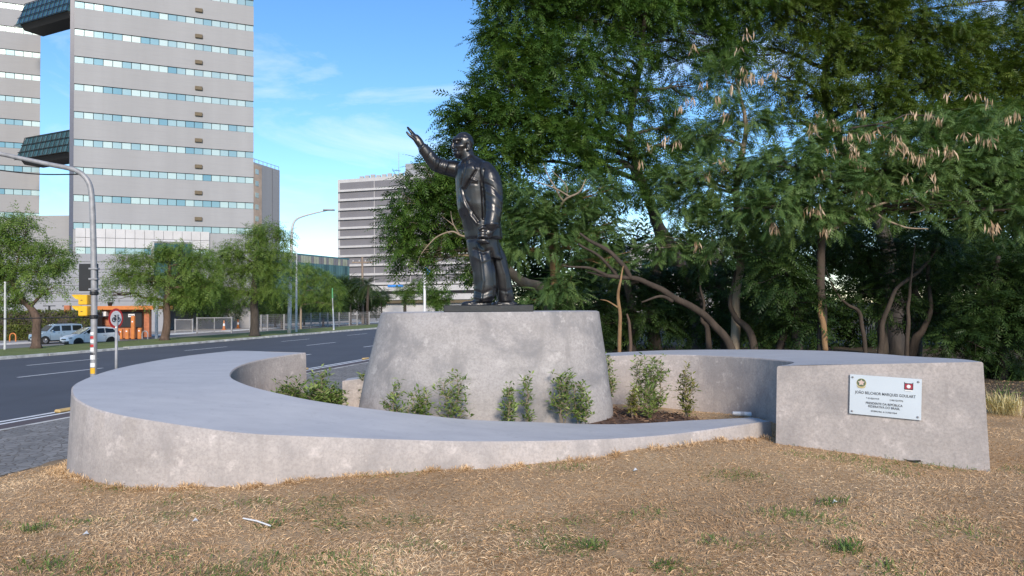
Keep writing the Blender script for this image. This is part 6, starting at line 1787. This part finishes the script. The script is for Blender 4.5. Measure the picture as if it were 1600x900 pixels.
    m = MB(); m.prism([(x0, -hb, z0), (x0, hb, z0), (x1, hb * 0.86, z1), (x1, -hb * 0.86, z1)], (-0.02, 0, 0.02)); m.build('windscreen', M['car_glass'], root)
    xf = st[0][0]; m = MB(); m.box((xf + 0.03, 0, 0.38), (0.12, W2 * 1.75, 0.24), 0, bev=0.05); m.build('bumper', spec['trim'], root)
    m = MB(); m.box((xf + 0.02, 0, 0.62), (0.06, W2 * 0.9, 0.12), 0, bev=0.02); m.build('grille', M['black'], root)
    m = MB(); m.box((xf - 0.035, 0, 0.44), (0.02, 0.4, 0.12)); m.build('number_plate', M['offwhite'], root)
    for sgn in (-1, 1):
        m = MB(); xs = rf[len(rf) // 2][0]; zt0 = spec['roof']; m.tube([(spec['rail'][0], sgn * 0.52, zt0 + 0.02), (spec['rail'][0] + 0.1, sgn * 0.52, zt0 + 0.07), (spec['rail'][1] - 0.1, sgn * 0.52, zt0 + 0.07), (spec['rail'][1], sgn * 0.52, zt0 + 0.02)], 0.022, 5); m.build('roof_rail', M['black'], root)
    root.location = loc; root.rotation_euler = (0, 0, rz); root.scale = (0.94, 0.94, 0.94)
    return root
mpv = dict(w=1.76, L=4.4, belt=1.02, roof=1.62, rail=(-0.5, 1.6), rim=M['tyre'], trim=M['black'], dark=False,
    body=[(-2.2, 0.35, 0.62, 0.62), (-2.12, 0.28, 0.78, 0.78), (-1.7, 0.24, 0.93, 0.86), (-1.1, 0.24, 1.02, 0.88), (0, 0.24, 1.04, 0.88), (1.4, 0.24, 1.06, 0.88), (2.0, 0.28, 1.05, 0.85), (2.18, 0.36, 1.0, 0.76)],
    cabin=[(-1.25, 1.0, 1.02, 0.80, 0.78), (-0.35, 1.0, 1.54, 0.82, 0.64), (0.2, 1.0, 1.62, 0.82, 0.65), (1.3, 1.0, 1.60, 0.82, 0.64), (1.85, 1.0, 1.50, 0.80, 0.60), (2.15, 1.0, 1.04, 0.76, 0.72)],
    windows=[[(-0.98, 1.07), (-0.05, 1.09), (-0.05, 1.50), (-0.35, 1.47)], [(0.02, 1.09), (0.85, 1.10), (0.85, 1.51), (0.02, 1.51)], [(0.92, 1.10), (1.85, 1.14), (1.62, 1.44), (0.92, 1.51)]],
    wheels=(-1.38, 1.35), head=(-1.98, 0.76), tailp=(2.08, 1.0), mirror=(-0.78, 1.10), handles=(-0.15, 0.75), seams=(-0.95, 0.0, 0.9), screen=((-1.22, 1.06), (-0.40, 1.53)))
van = dict(w=1.74, L=4.25, belt=1.12, roof=1.82, rail=(-0.4, 1.7), rim=M['rim'], trim=M['black'], dark=False,
    body=[(-2.1, 0.38, 0.66, 0.66), (-2.02, 0.30, 0.86, 0.80), (-1.6, 0.28, 1.0, 0.86), (-1.1, 0.28, 1.10, 0.87), (0, 0.28, 1.13, 0.87), (1.5, 0.28, 1.14, 0.87), (2.0, 0.30, 1.13, 0.86), (2.12, 0.36, 1.1, 0.82)],
    cabin=[(-1.2, 1.1, 1.12, 0.80, 0.78), (-0.62, 1.1, 1.68, 0.82, 0.68), (-0.2, 1.1, 1.80, 0.83, 0.70), (1.4, 1.1, 1.82, 0.83, 0.71), (1.95, 1.1, 1.76, 0.82, 0.70), (2.08, 1.1, 1.14, 0.80, 0.78)],
    windows=[[(-0.95, 1.17), (-0.05, 1.18), (-0.05, 1.66), (-0.50, 1.64)], [(0.12, 1.18), (0.92, 1.19), (0.92, 1.67), (0.12, 1.67)], [(1.08, 1.19), (1.9, 1.20), (1.86, 1.66), (1.08, 1.68)]],
    wheels=(-1.35, 1.3), head=(-1.86, 0.84), tailp=(2.02, 1.2), mirror=(-0.75, 1.22), handles=(-0.15, 0.3), seams=(-0.92, 0.03, 1.0), screen=((-1.16, 1.16), (-0.66, 1.67)))
hd_ = RANG + R(8)
c1 = G(141, 540, -0.40); c2 = G(88, 536.5, -0.40)
car('parked_car', 'white people carrier with dark wheels right behind the signal pole', mpv, M['car_white'], (c1.x, c1.y, -0.40), hd_ - 0.5)
car('parked_car', 'silver blue high roofed van partly hidden by the bent tree trunk', van, M['car_blue'], (c2.x, c2.y, -0.40), hd_ - 0.5)

# ------------------------------------------------------------------ small litter
def ground_hit(px, py):
    for dpt in np.arange(3.6, 16, 0.01):
        q = W(px, py, dpt)
        if q.z <= zg(q.x, q.y): return q
    return W(px, py, 9)
q_ = ground_hit(1159, 652); q_.z += 0.045
can = thing('crushed_cup', q_, 'crushed white cup lying by the inner wall of the tall arm', 'litter')
m = MB(); dcv = Vector((0.95, -0.15, -0.05)).normalized()
m.tube([q_ - dcv * 0.12, q_ - dcv * 0.115, q_, q_ + dcv * 0.12], [0.03, 0.036, 0.042, 0.048], 12, flat=0.75); m.build('cup', M['white'], can, smooth=True, auto=40)
m = MB(); m.tube([q_ - dcv * 0.02, q_ + dcv * 0.03], [0.0422, 0.045], 12, flat=0.76); m.build('print_band', M['offwhite'], can)
a_, b_2 = ground_hit(380, 814), ground_hit(423, 826)
m = MB(); m.tube([a_ + Vector((0, 0, .02)), (a_ + b_2) / 2 + Vector((0, 0, .028)), b_2 + Vector((0, 0, .02))], 0.006, 6); tag(m.build('white_stick', M['white']), 'thin white stick lying on the lawn left of centre', 'stick')
a_, b_2 = ground_hit(395, 756), ground_hit(450, 752)
m = MB(); m.tube([Vector(p) for p in catmull([a_ + Vector((0, 0, .02)), a_.lerp(b_2, .3) + Vector((0, 0, .05)), a_.lerp(b_2, .7) + Vector((0, 0, .045)), b_2 + Vector((0, 0, .03))], 14)], list(np.linspace(0.006, 0.013, 14)), 6); tag(m.build('dark_twig', M['bark_dark']), 'dark curled twig at the foot of the front arm', 'twig')
a_, b_2 = ground_hit(1372, 712), ground_hit(1436, 724)
m = MB(); m.tube([Vector(p) for p in catmull([a_ + Vector((0, 0, .01)), a_.lerp(b_2, .35) + Vector((0, -.03, .05)), a_.lerp(b_2, .7) + Vector((0, -.02, .01)), b_2 + Vector((0, -.03, .03))], 20)], 0.009, 6); tag(m.build('old_hose', M['bark_dark']), 'dark bent root lying along the foot of the plaque block', 'root')
for px, py, lbl in ((304, 818, 'tiny white scrap on the lawn left of the white stick'), (993, 738, 'tiny white scrap on the lawn in front of the arm tip'), (1305, 789, 'small white scrap beside the green tuft below the plaque'), (318, 757, 'small white scrap at the foot of the front arm'), (133, 839, 'small white scrap in the left foreground')):
    q_ = ground_hit(px, py); m = MB(); s_ = 0.02
    m.add([(q_.x - s_, q_.y, q_.z + .015), (q_.x + s_ * .6, q_.y - s_, q_.z + .03), (q_.x + s_ * 1.2, q_.y + s_ * .3, q_.z + .02), (q_.x, q_.y + s_, q_.z + .04)], [(0, 1, 2), (0, 2, 3), (0, 3, 1), (1, 3, 2)]); tag(m.build('paper_scrap', M['white']), lbl, 'litter')
